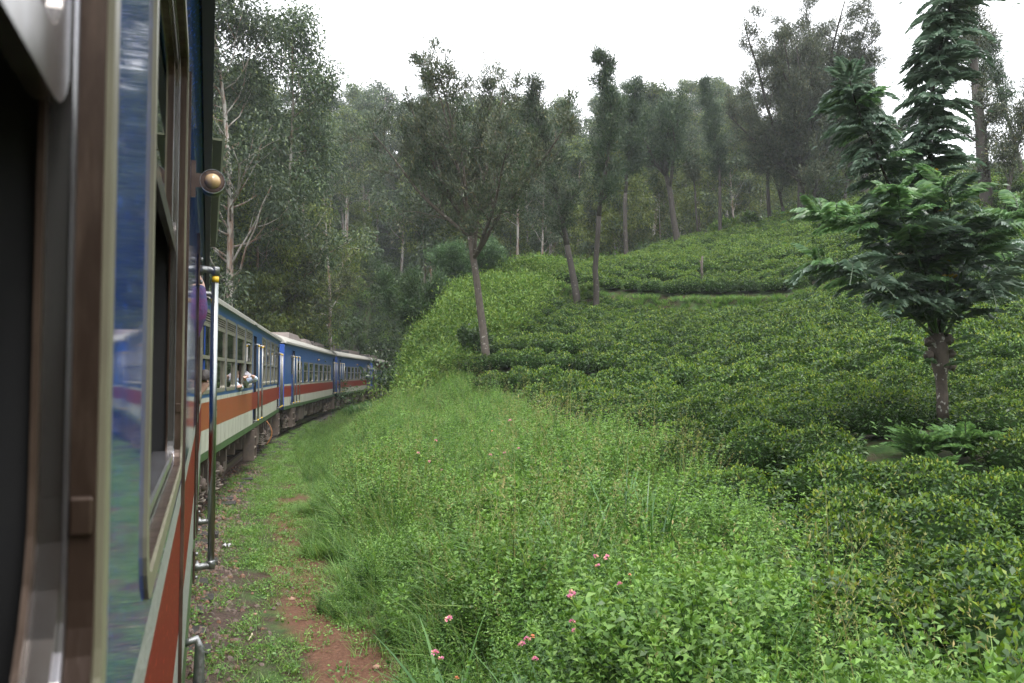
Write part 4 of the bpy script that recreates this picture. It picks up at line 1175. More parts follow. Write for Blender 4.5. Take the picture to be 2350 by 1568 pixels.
# verge between the path and the tea
tufts = [grass_tuft(100 + k, 36, .56, .011, .12, .35, .6) for k in range(3)] + [grass_tuft(110 + k, 24, .80, .013, .10, .3, .55, straw=2) for k in range(2)]
weeds = [weed_plant(120 + k, .58, 8, .075) for k in range(3)] + [weed_plant(130 + k, .48, 9, .055, 'weed_dark', spread=.8) for k in range(3)] + [weed_plant(140, .8, 9, .062)]
mixw = np.array([0, 1, 2, 0, 1, 2, 0, 4, 2, 3, 4])
allp = tufts + weeds
pts, l = spots(-9, 4.2, 1.6, 17, 16500, r, lambda x, y, l: (l > 1.62 + .22 * np.sin(y * 1.9) + .12 * np.sin(y * 4.7)) & (x < tea_left(y) + .25))
mound = .5 + .5 * np.sin(pts[:, 0] * 1.7 + 2 * np.sin(pts[:, 1] * .6)) * np.sin(pts[:, 1] * 1.25 + .8)
hgt = (.58 + .55 * sm(1.6, 2.8, l)) * (.62 + .80 * mound)
edge = l < 2.3
pat = np.sin(pts[:, 0] * 1.3 + 1) * np.sin(pts[:, 1] * .9) + r.normal(0, .55, len(pts))
idx = np.where(pat > .5, mixw[r.integers(0, 11, len(pts))], 5 + r.integers(0, 7, len(pts)))
idx = np.where(edge & (r.uniform(0, 1, len(pts)) < .6), r.integers(0, 3, len(pts)), idx)
scatter('verge_plants', allp, pts, np.c_[r.normal(0, .14, len(pts)), r.normal(0, .14, len(pts)), r.uniform(0, 6.28, len(pts))], hgt * r.uniform(.75, 1.2, len(pts)), idx)
pts, l = spots(-14, 3.5, 17, 48, 15000, r, lambda x, y, l: (l > np.maximum(1.7 - .10 * (y - 17), .3)) & (x < tea_left(y) + .1) & (y < 39))
idx = np.where(r.uniform(0, 1, len(pts)) < .38, mixw[r.integers(0, 11, len(pts))], 5 + r.integers(0, 7, len(pts)))
scatter('verge_plants', allp, pts, np.c_[r.normal(0, .12, len(pts)), r.normal(0, .12, len(pts)), r.uniform(0, 6.28, len(pts))], (.55 + .55 * sm(1.5, 3.6, l)) * r.uniform(.8, 1.25, len(pts)) * (1 - .25 * sm(27, 32, pts[:, 1]) * (1 - sm(3.5, 5, l))), idx)
# creeping plants and short grass between the train and the verge
crp = [creeper(150 + k, 26, .13, .034) for k in range(3)] + [grass_tuft(160 + k, 16, .15, .007, .07, .6, .8, seg=2) for k in range(3)]
pts, l = spots(-13, 2, 2, 42, 120000, r, lambda x, y, l: (l > -.25) & (l < 2.2))
g = np.sin(pts[:, 0] * 2.3 + .7 * pts[:, 1]) * np.sin(pts[:, 1] * 1.7) * .25
dens = .50 + .50 * sm(.0, .4, l) * (1 - .54 * sm(.7, .95, l + g * .6) * (1 - sm(1.5, 1.85, l + g * .6)) * (1 - sm(13, 24, pts[:, 1])))
dens = np.minimum(dens * np.where(l < .45, .85, 1), 1) * (.5 + .5 * sm(8, 15, pts[:, 1]))
k = r.uniform(0, 1, len(pts)) < dens * (.62 + .5 * np.sin(pts[:, 0] * 3.1) * np.sin(pts[:, 1] * 2.2 + 1))
pts = pts[k]
scatter('ground_cover', crp, pts, np.c_[r.normal(0, .1, len(pts)), r.normal(0, .1, len(pts)), r.uniform(0, 6.28, len(pts))], r.uniform(.6, 1.25, len(pts)), r.integers(0, 6, len(pts)))
# ballast
def stone(seed, mat):
    rr = np.random.default_rng(seed); mb = MB()
    mb.lathe((0, 0, -.022), (0, 0, 1), [(0, .018), (.012, .034), (.028, .030), (.042, .012)], 7, smooth=False)
    mb.v = [tuple(np.array(v) * rr.uniform(.75, 1.25, 3)) for v in mb.v]
    return mb.mesh('ballast_stone', [M[mat]])
st = [stone(k, 'stone' if k % 3 else 'stone_red') for k in range(6)]
pts, l = spots(-10, 2, 2.5, 22, 42000, r, lambda x, y, l: (l > -1.6) & (l < 1.0 + .25 * np.sin(y * 2)))
k = r.uniform(0, 1, len(pts)) < np.clip(1.0 - .75 * sm(.0, .5, l) - .3 * sm(.4, .8, l) - .45 * sm(13, 20, pts[:, 1]), 0.04, 1)
pts = pts[k]
scatter('ballast', st, pts, r.uniform(0, 6.28, (len(pts), 3)), r.uniform(.4, 1.35, len(pts)), r.integers(0, 6, len(pts)))

# the overgrown bank at the end of the train, and the forest floor
bank = [scrub(170 + k, 420, .75, .95, .12) for k in range(3)] + [grass_tuft(175, 40, .8, .03, .3, .4, .5)]
pts, l = spots(-16, 6, 29, 60, 5200, r, lambda x, y, l: (l > 3.3) & ((x < tea_left(y) + .2) | (y > ridge(x) + .5)) & (y > 31))
scatter('bank_scrub', bank, pts, np.c_[r.normal(0, .1, len(pts)), r.normal(0, .1, len(pts)), r.uniform(0, 6.28, len(pts))], r.uniform(.6, 1.7, len(pts)) * (.38 + .62 * sm(3.6, 6.5, l)), r.integers(0, 4, len(pts)))
floorp = [scrub(180 + k, 300, 1.2, 1.3, .24, 'broad') for k in range(2)] + [scrub(184, 300, 1.1, 1.2, .22, 'scrub'), grass_tuft(186, 44, .9, .05, .5, .4, .5, 'grass_wide')]
pts, l = spots(-75, 75, 34, 150, 13000, r, lambda x, y, l: (((l < -5.2) | (y > 62)) & ((x < 3) | (y > ridge(x) + 1.2))) & ~((l > -5) & (l < 3) & (y < 91)))
pts = pts[in_view(pts)]
clear = (np.abs(pts[:, 0] / pts[:, 1] - (845 - 1175) / 1800.) < .03) & (pts[:, 1] < 82)
q_, l_ = spots(-32, -6, 26, 96, 9000, r, lambda x, y, l: (l < -4.3) & (l > -15))
q_ = q_[in_view(q_)]
scatter('bank_scrub', bank + floorp[:1], q_, np.c_[r.normal(0, .1, len(q_)), r.normal(0, .1, len(q_)), r.uniform(0, 6.28, len(q_))], r.uniform(.5, 1.1, len(q_)), r.integers(0, 5, len(q_)))
idx = np.where(clear, 3, r.integers(0, 4, len(pts)))
scatter('forest_undergrowth', floorp, pts, np.c_[r.normal(0, .1, len(pts)), r.normal(0, .1, len(pts)), r.uniform(0, 6.28, len(pts))], np.where(clear, .8, 1.0) * r.uniform(.6, 1.5, len(pts)), idx)

q_, l_ = spots(-34, 12, 86, 126, 3600, r, lambda x, y, l: (np.abs(l) < 16))
scatter('bank_scrub', bank + floorp[:2], q_, np.c_[r.normal(0, .1, len(q_)), r.normal(0, .1, len(q_)), r.uniform(0, 6.28, len(q_))], r.uniform(.7, 1.5, len(q_)), r.integers(0, 6, len(q_)))
q_, l_ = spots(-16, 0, 34, 92, 6000, r, lambda x, y, l: (l > .25) & (l < 5))
scatter('verge_plants', allp, q_, np.c_[r.normal(0, .1, len(q_)), r.normal(0, .1, len(q_)), r.uniform(0, 6.28, len(q_))], r.uniform(.45, .9, len(q_)), r.integers(0, 12, len(q_)))
tx_ = r.uniform(-1, 24, 1500); ty_ = terrace(tx_) + r.uniform(-.8, .25, 1500)
scatter('terrace_grass', [grass_tuft(195 + k, 40, .34, .022, .16, .5, .6) for k in range(2)], np.c_[tx_, ty_, gz(tx_, ty_)], np.c_[r.normal(0, .1, 1500), r.normal(0, .1, 1500), r.uniform(0, 6.28, 1500)], r.uniform(.6, 1.3, 1500), r.integers(0, 2, 1500))
xs_ = r.uniform(-.032, .032, 5000); ys_ = r.uniform(50, 84, 5000)
px_ = ys_ * ((845 - 1175) / 1800. + xs_); ok = lateral(px_, ys_) > -60
ok &= ~((lateral(px_, ys_) > -4.5) & (lateral(px_, ys_) < 1)); px_, ys_ = px_[ok], ys_[ok]
scatter('hillside_grass', [grass_tuft(187 + k, 46, .6, .04, .35, .4, .5, 'grass_wide') for k in range(2)], np.c_[px_, ys_, gz(px_, ys_)], np.c_[r.normal(0, .1, len(px_)), r.normal(0, .1, len(px_)), r.uniform(0, 6.28, len(px_))], r.uniform(.6, 1.4, len(px_)), r.integers(0, 2, len(px_)))
# ---------------------------------------------------------------- trees
def limb(p, d, L, r0, r1, rr, seg=6, wander=.12, up=.0):
    pts = [Vector(p)]; d = Vector(d).normalized()
    for k in range(seg):
        d = (d + Vector(rr.normal(0, wander, 3)) + Vector((0, 0, up))).normalized()
        pts.append(pts[-1] + d * (L / seg))
    return pts, [r0 + (r1 - r0) * (k / seg) for k in range(seg + 1)]

def side_dir(axis, ang, az):
    ax = Vector(axis).normalized(); u = ax.orthogonal().normalized(); w = ax.cross(u)
    return ax * math.cos(ang) + (u * math.cos(az) + w * math.sin(az)) * math.sin(ang)

def tree_meshes(seed, H, style, bark, leafm, leafm2=None, r0=None, nl=1.0, **kw):
    """trunk mesh and crown mesh of a tree of height H standing at the origin"""
    rr = np.random.default_rng(seed)
    tb = MB(); LV = Leaves()
    r0 = r0 or .014 * H
    tips = []                                   # (point, direction, size)
    lean = kw.get('lean', (0, 0))
    if style == 'euc':
        tr, ra = limb((0, 0, -.3), (lean[0], lean[1], 1), H * .96, r0, r0 * .18, rr, 10, .035)
        tb.tube(tr, ra, 9)
        n = kw.get('n', 17); s0 = kw.get('start', .36)
        for k in range(n):
            t = s0 + (1 - s0) * ((k + rr.uniform(0, 1)) / n) ** .9
            f = t * 10; i = min(int(f), 9); p = tr[i].lerp(tr[i + 1], f - i)
            bl = H * kw.get('spread', .20) * (1.15 - .75 * ((t - s0) / (1 - s0))) * rr.uniform(.6, 1.15)
            d = side_dir((0, 0, 1), R(rr.uniform(35, 75)), rr.uniform(0, 6.283))
            pts, rad = limb(p, d, bl, r0 * .32 * (1.2 - t), r0 * .07, rr, 5, .16, .09)
            tb.tube(pts, rad, 5)
            tips.append((pts[-1], d, 1.0))
            for q in range(rr.integers(2, 5)):
                j = rr.integers(2, 5); d2 = side_dir(pts[j] - pts[j - 1], R(rr.uniform(25, 65)), rr.uniform(0, 6.283))
                p2, ra2 = limb(pts[j], d2, bl * rr.uniform(.3, .55), r0 * .10, r0 * .04, rr, 3, .15, .12)
                tb.tube(p2, ra2, 4); tips.append((p2[-1], d2, rr.uniform(.65, 1.0)))
        tips.append((tr[-1], (0, 0, 1), .9))
        for (p, d, s) in tips:
            m = int(kw.get('leaves', 62) * s * nl)
            rad = H * kw.get('clump', .040) * s * (1.2 if p.z > .5 * H else 1.0)
            q = rand_dirs(m, rr) * (rr.uniform(0, 1, (m, 1)) ** .45) * rad * np.array([1.15, 1.15, .72])
            c = np.array(p) + q
            dd = q / rad * .55 + rand_dirs(m, rr) * .6 + np.array([0, 0, -.25])
            ll = kw.get('ll', .30)
            LV.add(leaf_quads(c, dd, ll * rr.uniform(.7, 1.3, m), ll * .36, rr, .08, .1), 0 if rr.uniform() < kw.get('mix', 1.0) else 1)
    else:
        fork = kw.get('fork', .36)
        tr, ra = limb((0, 0, -.3), (lean[0], lean[1], 1), H * fork + .3, r0 * 1.15, r0 * .8, rr, 6, kw.get('wander', .04))
        ra[0] *= 1.35
        tb.tube(tr, ra, 10)
        mains = []
        if style == 'vase':
            n = kw.get('n', 6)
            for k in range(n):
                az = 6.283 * k / n + rr.uniform(-.4, .4)
                an = R(rr.uniform(*kw.get('ang', (10, 38))))
                j = -1 if k < n * .65 else -2
                d = side_dir((lean[0] * .5, lean[1] * .5, 1), an, az)
                pts, rad = limb(tr[j], d, H * (1 - fork) * rr.uniform(.66, .92) * (1.0 if an < R(32) else kw.get('lowlen', .75)), r0 * .62, r0 * .13, rr, 8, .085, .035)
                tb.tube(pts, rad, 7); mains.append((pts, rad, 1.0))
        else:                                    # column: a leader with short feathered side shoots
            pts, rad = limb(tr[-1], tr[-1] - tr[-2], H * (1 - fork), r0 * .8, r0 * .14, rr, 10, kw.get('wander', .04) * 1.2)
            tb.tube(pts, rad, 8); mains.append((pts, rad, 1.0))
            if kw.get('sleeve'):
                mains.append((tr[2:], ra[2:], .45))
        for (pts, rad, w) in mains:
            nb = int(kw.get('branches', 13) * w)
            for k in range(nb):
                t = (k + rr.uniform(.1, .9)) / nb
                t = kw.get('b0', .15) + (1 - kw.get('b0', .15)) * t
                f = t * (len(pts) - 1); i = min(int(f), len(pts) - 2); p = pts[i].lerp(pts[i + 1], f - i)
                bl = H * kw.get('blen', .14) * (1.1 - .6 * t) * rr.uniform(.6, 1.2)
                d = side_dir(pts[i + 1] - pts[i], R(rr.uniform(28, 68)), rr.uniform(0, 6.283))
                bp, br_ = limb(p, d, bl, max(r0 * .03, rad[i] * .38), r0 * .04, rr, 5, .14, kw.get('bup', .07))
                tb.tube(bp, br_, 5)
                for q in range(kw.get('twigs', 4)):
                    j = rr.integers(1, 5); d2 = side_dir(bp[j + 1] - bp[j], R(rr.uniform(20, 60)), rr.uniform(0, 6.283))
                    p2, r2 = limb(bp[j], d2, bl * rr.uniform(.3, .6), r0 * .06, r0 * .025, rr, 3, .14, .08)
                    tb.tube(p2, r2, 4, cap=False)
                    for j2 in (1, 2, 3): tips.append((p2[j2], p2[j2] - p2[j2 - 1], 1.0))
                tips.append((bp[-1], bp[-1] - bp[-2], 1.0)); tips.append((bp[-2], d, .8))
            tips.append((pts[-1], (0, 0, 1), 1.2))
        ll = kw.get('ll', .22)
        for (p, d, s) in tips:
            m = int(kw.get('leaves', 26) * s * nl)
            rad = kw.get('clump', .42)
            c = np.array(p) + rr.normal(size=(m, 3)) * rad * .5
            dd = unit(np.array(d, float)[None])[0] * .7 + rand_dirs(m, rr) * .75 + np.array([0, 0, kw.get('lup', .2)])
            LV.add(leaf_quads(c, dd, ll * rr.uniform(.6, 1.35, m), ll * kw.get('lw', .2), rr, .06, kw.get('droop', .05)), 0 if rr.uniform() < kw.get('mix', 1.0) else 1)
    return tb.mesh('trunk', [M[bark]]), LV.mesh('crown', [M[leafm], M[leafm2 or leafm]])

def plant_tree(name, meshes, loc, label, cat='tree', group=None, rz=0.0, scale=1.0):
    t = empty(name, loc, rz)
    tag(t, label, cat, group)
    t.scale = (scale, scale, scale) if isinstance(scale, (int, float)) else scale
    link('trunk', meshes[0], t); link('crown', meshes[1], t)
    return t

def foot(X, Y, d):
    p = P(X, Y, d)
    return (p.x, p.y, float(gz(p.x, p.y)[0]))
def height(X, Ytop, d, f): return P(X, Ytop, d).z - f[2]

# the tall spreading tree on the bank
f = foot(1118, 815, 32); H = height(1060, 95, 32, f)
plant_tree('silky_oak_tree', tree_meshes(1, H, 'vase', 'bark_grey', 'grev', 'grev_green', r0=.155, fork=.41, n=11, ang=(6, 62), branches=14, blen=.15, b0=.14, twigs=4, leaves=18, clump=.26, ll=.19, lw=.24, lup=.35, mix=.8, lean=(-.085, .02), lowlen=1.05), f,
    'tall spreading tree with a bare leaning trunk at the left edge of the tea', 'tree')
# the pair with sleeves of foliage
f = foot(1328, 703, 43); H = height(1290, 178, 43, f)
plant_tree('silky_oak_tree', tree_meshes(2, H, 'column', 'bark_dark', 'grev_green', 'grev', r0=.20, fork=.30, branches=34, blen=.125, b0=.04, bup=.12, leaves=24, clump=.42, ll=.24, twigs=4, lean=(-.05, 0), mix=.6), f,
    'thicker left one of the two paired trees in the middle of the tea', 'tree', 'paired trees standing in the tea')
f = foot(1366, 714, 42.5); H = height(1345, 160, 42.5, f)
plant_tree('silky_oak_tree', tree_meshes(3, H, 'column', 'bark_dark', 'grev_green', 'grev', r0=.16, fork=.40, branches=32, blen=.085, b0=.05, bup=.15, leaves=26, clump=.38, ll=.24, twigs=4, lean=(-.055, 0), wander=.045, mix=.85), f,
    'slimmer curved right one of the two paired trees in the middle of the tea', 'tree', 'paired trees standing in the tea')
f = foot(1438, 588, 58); H = height(1425, 215, 58, f)
plant_tree('silky_oak_tree', tree_meshes(4, H, 'column', 'bark_dark', 'grev_green', 'grev', r0=.17, fork=.42, branches=26, blen=.12, b0=.1, bup=.12, leaves=24, clump=.5, ll=.3, lean=(-.02, 0)), f,
    'narrow dark tree on the tea ridge between the paired trees and the forked one', 'tree', 'trees along the tea ridge')
f = foot(1558, 548, 61); H = height(1520, 170, 61, f)
plant_tree('silky_oak_tree', tree_meshes(5, H, 'vase', 'bark_dark', 'grev_green', 'grev', r0=.24, fork=.42, n=7, ang=(12, 42), branches=10, blen=.14, twigs=3, leaves=24, clump=.5, ll=.3, lean=(-.13, 0)), f,
    'dark forked tree with a rounded open crown on the tea ridge', 'tree', 'trees along the tea ridge')
f = foot(1653, 538, 63); H = height(1640, 145, 63, f)
plant_tree('silky_oak_tree', tree_meshes(6, H, 'column', 'bark_dark', 'grev_green', 'grev', r0=.15, fork=.32, branches=30, blen=.06, b0=.1, leaves=26, clump=.42, ll=.28, lean=(-.02, 0)), f,
    'thin pole-like tree with a tufted top on the tea ridge', 'tree', 'trees along the tea ridge')
f = foot(1602, 540, 66); H = height(1600, 350, 66, f)
plant_tree('silky_oak_tree', tree_meshes(7, H, 'column', 'bark_dark', 'grev', r0=.10, fork=.6, branches=12, blen=.12, leaves=24, clump=.4, ll=.28), f,
    'short slender tree between the forked tree and the pole-like tree', 'tree', 'trees along the tea ridge')
f = foot(1768, 508, 64); H = height(1760, 300, 64, f)
plant_tree('silky_oak_tree', tree_meshes(8, H, 'column', 'bark_dark', 'grev', r0=.17, fork=.45, branches=20, blen=.16, leaves=24, clump=.5, ll=.3), f,
    'medium tree with a dark trunk at the foot of the three big trees', 'tree', 'trees along the tea ridge')
# the big dark group on the right
for k, (X, Y, d, top, s, lab) in enumerate(((1838, 440, 60, -20, 21, 'big dark tree with a massive ragged crown, front of the group on the ridge'), (1885, 430, 62, -40, 22, 'big dark tree behind the front one of the ridge group'), (1985, 425, 59, 60, 23, 'big dark tree with a leaning crown, right side of the ridge group'))):
    f = foot(X, Y, d); H = height(X, top, d, f)
    plant_tree('silky_oak_tree', tree_meshes(s, H, 'vase', 'bark_dark', 'grev', 'grev', r0=.30, fork=.17, n=10 if k < 2 else 7, ang=(6, 36), branches=17, blen=.165, b0=.02, twigs=4, leaves=26, clump=.40, ll=.27, lean=(-.03 if k < 2 else .02, 0)), f, lab, 'tree', 'group of big dark trees on the ridge')
for X, Y, d, top, s, lab in ((1800, 455, 62, 170, 31, 'lower dark tree at the left flank of the big ridge group'), (1935, 430, 58, 150, 32, 'lower dark tree filling the gap in the big ridge group'), (1860, 440, 58, 210, 33, 'lower dark tree in front of the trunks of the big ridge group')):
    f = foot(X, Y, d); H = height(X, top, d, f)
    plant_tree('silky_oak_tree', tree_meshes(s, H, 'column', 'bark_dark', 'grev', 'grev_green', r0=.14, fork=.12, branches=34, blen=.20, b0=.03, twigs=4, leaves=24, clump=.42, ll=.27, mix=.8), f, lab, 'tree', 'group of big dark trees on the ridge')
# thick trunk behind the feathery tree
f = foot(2266, 450, 38); H = height(2240, -60, 38, f)
plant_tree('silky_oak_tree', tree_meshes(12, H, 'column', 'bark_dark', 'grev', 'grev_green', r0=.27, fork=.55, sleeve=True, branches=22, blen=.11, b0=.15, leaves=26, clump=.4, ll=.22, lean=(-.03, 0)), f,
    'thick dark trunk with sprouting tufts behind the feathery tree', 'tree')
f = foot(2300, 430, 37); H = height(2290, 190, 37, f)
plant_tree('small_tree', tree_meshes(13, H, 'column', 'bark_dark', 'grev', 'grev', r0=.12, fork=.12, branches=22, blen=.26, b0=.1, leaves=30, clump=.45, ll=.22), f,
    'bushy dark tree hugging the thick trunk behind the feathery tree', 'tree')
f = foot(2345, 420, 46); H = height(2340, 80, 46, f)
plant_tree('silky_oak_tree', tree_meshes(14, H, 'column', 'bark_dark', 'grev_green', 'grev', r0=.14, fork=.3, branches=20, blen=.12, leaves=26, clump=.45, ll=.24), f,
    'slim dark tree at the far right end of the ridge', 'tree')
# smaller plants on the tea slope
f = foot(1662, 505, 66)
plant_tree('small_tree', tree_meshes(15, 2.3, 'vase', 'bark_dark', 'scrub', 'broad', r0=.07, fork=.12, n=7, ang=(20, 70), branches=7, blen=.3, leaves=26, clump=.4, ll=.3, lw=.4), f, 'round bright green shrub beside the pole-like tree on the ridge', 'shrub')
f = foot(1722, 520, 62)
plant_tree('small_tree', tree_meshes(16, 1.7, 'vase', 'bark_grey', 'tea_bright', r0=.06, fork=.55, n=5, ang=(30, 70), branches=3, blen=.25, leaves=12, clump=.25, ll=.25, lw=.5), f, 'small pale green sapling on the bright tea of the ridge', 'sapling')
f = foot(1900, 400, 60)
plant_tree('small_tree', tree_meshes(17, 2.6, 'vase', 'bark_dark', 'scrub', 'tea_bright', r0=.07, fork=.15, n=7, ang=(20, 65), branches=6, blen=.28, leaves=24, clump=.4, ll=.3, lw=.4), f, 'bright green shrub under the group of big dark trees', 'shrub')
f = foot(1092, 780, 33)
plant_tree('small_tree', tree_meshes(18, 2.0, 'vase', 'bark_dark', 'broad', r0=.06, fork=.35, n=6, ang=(15, 60), branches=5, blen=.25, leaves=7, clump=.22, ll=.2, lw=.5), f, 'small broad-leaved tree just left of the tall spreading tree', 'tree')
f = foot(1082, 690, 50); H = height(1090, 548, 50, f)
plant_tree('small_tree', tree_meshes(19, H, 'vase', 'bark_grey', 'blue_green', r0=.10, fork=.25, n=9, ang=(25, 72), branches=9, blen=.26, leaves=26, clump=.42, ll=.26, bup=-.02, lowlen=1.15), f, 'wide pale feathery tree on top of the grassy bank', 'tree')
f = foot(968, 740, 46); H = height(968, 600, 46, f)
plant_tree('small_tree', tree_meshes(20, H, 'vase', 'bark_dark', 'blue_green', 'broad', r0=.08, fork=.2, n=6, ang=(15, 50), branches=8, blen=.2, leaves=22, clump=.4, ll=.26, mix=.5), f, 'small grey green tree at the left top of the grassy bank', 'tree')
# a weathered post in the bright tea, stump beside the pair
f = foot(1611, 640, 43.5)
a = MB(); a.tube([(0, 0, -.2), (.03, 0, .5), (-.02, 0, 1.1), (.04, .02, 1.75)], [.085, .075, .07, .05], 8); a.tube([(0, 0, 1.2), (-.12, 0, 1.5)], [.04, .03], 6)
tag(a.build('dead_stump', M['bark_grey'], loc=f), 'bare brown stump standing in the bright tea above the terrace edge', 'stump')
f = foot(1348, 690, 43.2)
plant_tree('small_tree', tree_meshes(25, 1.9, 'vase', 'bark_grey', 'scrub', r0=.06, fork=.5, n=4, ang=(20, 60), branches=3, blen=.22, leaves=9, clump=.2, ll=.2, lw=.4), f, 'brown lopped sapling between the two paired trees', 'sapling')

# ---------------------------------------------------------------- eucalyptus forest
EU = []
for k in range(7):
    EU.append(tree_meshes(40 + k, 20.0, 'euc', 'bark_pale', 'euc', 'euc_yellow', r0=.17 + .02 * (k % 3), n=22 + 3 * (k % 3), start=.24 + .06 * (k % 4), spread=.20 + .02 * (k % 2), clump=.050, leaves=120, ll=.33, mix=(1, .85, .7, .9, .55, 1, .8)[k]))
YO = []
for k in range(3):
    YO.append(tree_meshes(60 + k, 11.0, 'euc', 'bark_pale' if k else 'bark_grey', 'euc_yellow', 'euc', r0=.09, n=24, start=.14, spread=.24, clump=.066, leaves=90, ll=.28, mix=.75))
f = foot(524, 690, 39)
plant_tree('eucalyptus_tree', tree_meshes(50, height(520, -130, 39, f), 'euc', 'bark_pale', 'euc', r0=.24, n=50, start=.14, spread=.23, clump=.042, leaves=210, ll=.24, lean=(.005, 0)), f, 'towering eucalyptus with peeling reddish bark just behind the nearest carriage', 'tree')
f = foot(575, 700, 45)
plant_tree('eucalyptus_tree', tree_meshes(51, height(585, 120, 45, f), 'euc', 'bark_pale', 'euc', 'euc_yellow', r0=.19, n=34, start=.2, spread=.2, clump=.042, leaves=130, ll=.24, mix=.8), f, 'eucalyptus with drooping dense clumps to the right of the towering one', 'tree')
f = foot(618, 715, 46)
plant_tree('eucalyptus_tree', tree_meshes(55, height(622, 60, 46, f), 'euc', 'bark_pale', 'euc', r0=.2, n=36, start=.3, spread=.17, clump=.042, leaves=170, ll=.25), f, 'tall dense eucalyptus whose crown stands against the sky right of the towering one', 'tree')
for k_, (X_, d_, s_) in enumerate(((548, 43, .95), (570, 41.5, .75), (628, 44, .9), (700, 51, .85))):
    plant_tree('eucalyptus_tree', YO[k_ % 3], foot(X_, 740, d_), ('bushy young eucalyptus between the towering one and the smooth pale trunk', 'short young eucalyptus at the roof edge of the louvred carriage', 'young eucalyptus right of the smooth pale trunk', 'young eucalyptus above the first roof box')[k_], 'tree', None, k_ * 1.3, s_)
f = foot(592, 740, 43)
plant_tree('eucalyptus_tree', tree_meshes(52, height(592, 380, 43, f), 'euc', 'bark_pale', 'euc_yellow', 'euc', r0=.16, n=15, start=.45, spread=.2, clump=.05, leaves=60, ll=.25), f, 'eucalyptus with a smooth pale trunk behind the roof of the louvred carriage', 'tree')
f = foot(662, 770, 47)
plant_tree('eucalyptus_tree', tree_meshes(53, height(680, 420, 47, f), 'vase', 'bark_dark', 'grev', 'euc_yellow', r0=.15, fork=.36, n=6, ang=(10, 50), branches=10, blen=.16, leaves=18, clump=.45, ll=.26, lean=(.02, 0), mix=.6), f, 'thin brown tree with wiry spreading branches above the carriage coupling', 'tree')
f = foot(757, 790, 53)
plant_tree('eucalyptus_tree', tree_meshes(54, height(745, 470, 53, f), 'euc', 'bark_pale', 'euc_yellow', 'euc', r0=.19, n=15, start=.42, spread=.24, clump=.055, leaves=60, ll=.28), f, 'pale peeling eucalyptus behind the grey roof boxes of the train', 'tree')

SX = [440, 500, 640, 690, 760, 830, 900, 960, 1100, 1200, 1260, 1400, 1520, 1640, 1700, 1740, 1790, 1900, 2000, 2060, 2100, 2350]
SY = [150, 150, 200, 225, 212, 185, 200, 190, 230, 235, 240, 210, 190, 190, 200, 250, 300, 310, 330, 390, 400, 400]
zones = [(650, 'behind the louvred carriage'), (780, 'above the carriage with grey roof boxes'), (905, 'above the end of the train'), (1210, 'behind the tall spreading tree'), (1400, 'behind the paired trees'), (1580, 'behind the forked tree on the ridge'), (1760, 'behind the pole-like tree on the ridge'), (9999, 'behind the group of big dark trees')]
rt = np.random.default_rng(5)
placed = []
cand = []
for yy in np.arange(47, 150, 5.4):
    for xx in np.arange(-55, 62, 5.2 + yy * .010):
        cand.append((xx + rt.uniform(-2.4, 2.4), yy + rt.uniform(-2.6, 2.6)))
cand = np.array(cand)
cl_ = lateral(cand[:, 0], cand[:, 1]); cz = gz(cand[:, 0], cand[:, 1])
nforest = 0
for (x, y), l_, z in zip(cand, cl_, cz):
    X = 1175 + x / y * FPX
    if not 455 < X < 2075: continue
    if -6.0 < l_ < 4.5 and y < 112: continue
    if l_ >= 4.5 and (y < 62 or (x > 2 and y < ridge(x) + 5)): continue
    if l_ < -6 and y < 50 and X > 520: continue
    if 785 < X < 900 and y < 80: continue
    lim = np.interp(X, SX, SY) + (rt.uniform(-12, 14) if rt.uniform() < .26 else rt.uniform(26, 105))
    hm = P(X, lim, y).z - z
    young = rt.uniform() < (.42 if y < 85 else .22)
    H = rt.uniform(8, 13) if young else rt.uniform(16, 25)
    if y > 108 and not young: H = max(H, min(hm, 27))
    H = min(H, hm)
    if H < 4.5: continue
    zn = next(n for lim_, n in zones if X < lim_)
    if young or H < 10:
        k = rt.integers(3); me_ = YO[k]; base = 11.0
        lab = 'young yellowish eucalyptus in the forest ' + zn; grp = 'young eucalyptus ' + zn
    else:
        k = rt.integers(7); me_ = EU[k]; base = 20.0
        lab = 'tall pale trunked eucalyptus in the forest ' + zn; grp = 'tall eucalyptus ' + zn
    s = H / base
    plant_tree('eucalyptus_tree', me_, (x, y, z), lab, 'tree', grp, rt.uniform(0, 6.28), (max(s, .55) * rt.uniform(.9, 1.15), max(s, .55) * rt.uniform(.9, 1.15), s))
    nforest += 1
print('forest trees', nforest)
# shrubs along the far side of the line
SH = [scrub(190 + k, 900, 1.0, 1.5, .16, m_, 'shrub') for k, m_ in enumerate(('broad', 'scrub', 'blue_green'))]
for X, Y, d, s, k, lab in ((715, 785, 50, 1.5, 0, 'dark green shrub behind the grey roof boxes'), (745, 770, 54, 1.5, 2, 'broad grey green shrub above the grey roof boxes'), (800, 795, 60, 1.0, 1, 'bright shrub above the roof of the second last carriage'), (640, 745, 46, 1.3, 1, 'yellowish shrub behind the end of the louvred carriage'),
                         (893, 790, 94, 3.2, 0, 'dark shrub where the train disappears'), (925, 760, 58, 2.3, 0, 'large dark shrub on the forest edge over the power car'), (915, 850, 41, 1.3, 1, 'bright bank shrub closest to the power car'), (980, 800, 37, 1.1, 1, 'bright shrub halfway up the grassy bank')):
    o = link('shrub', SH[k], loc=foot(X, Y, d), rot=(0, 0, rt.uniform(0, 6)), scale=s)
    tag(o, lab, 'shrub')

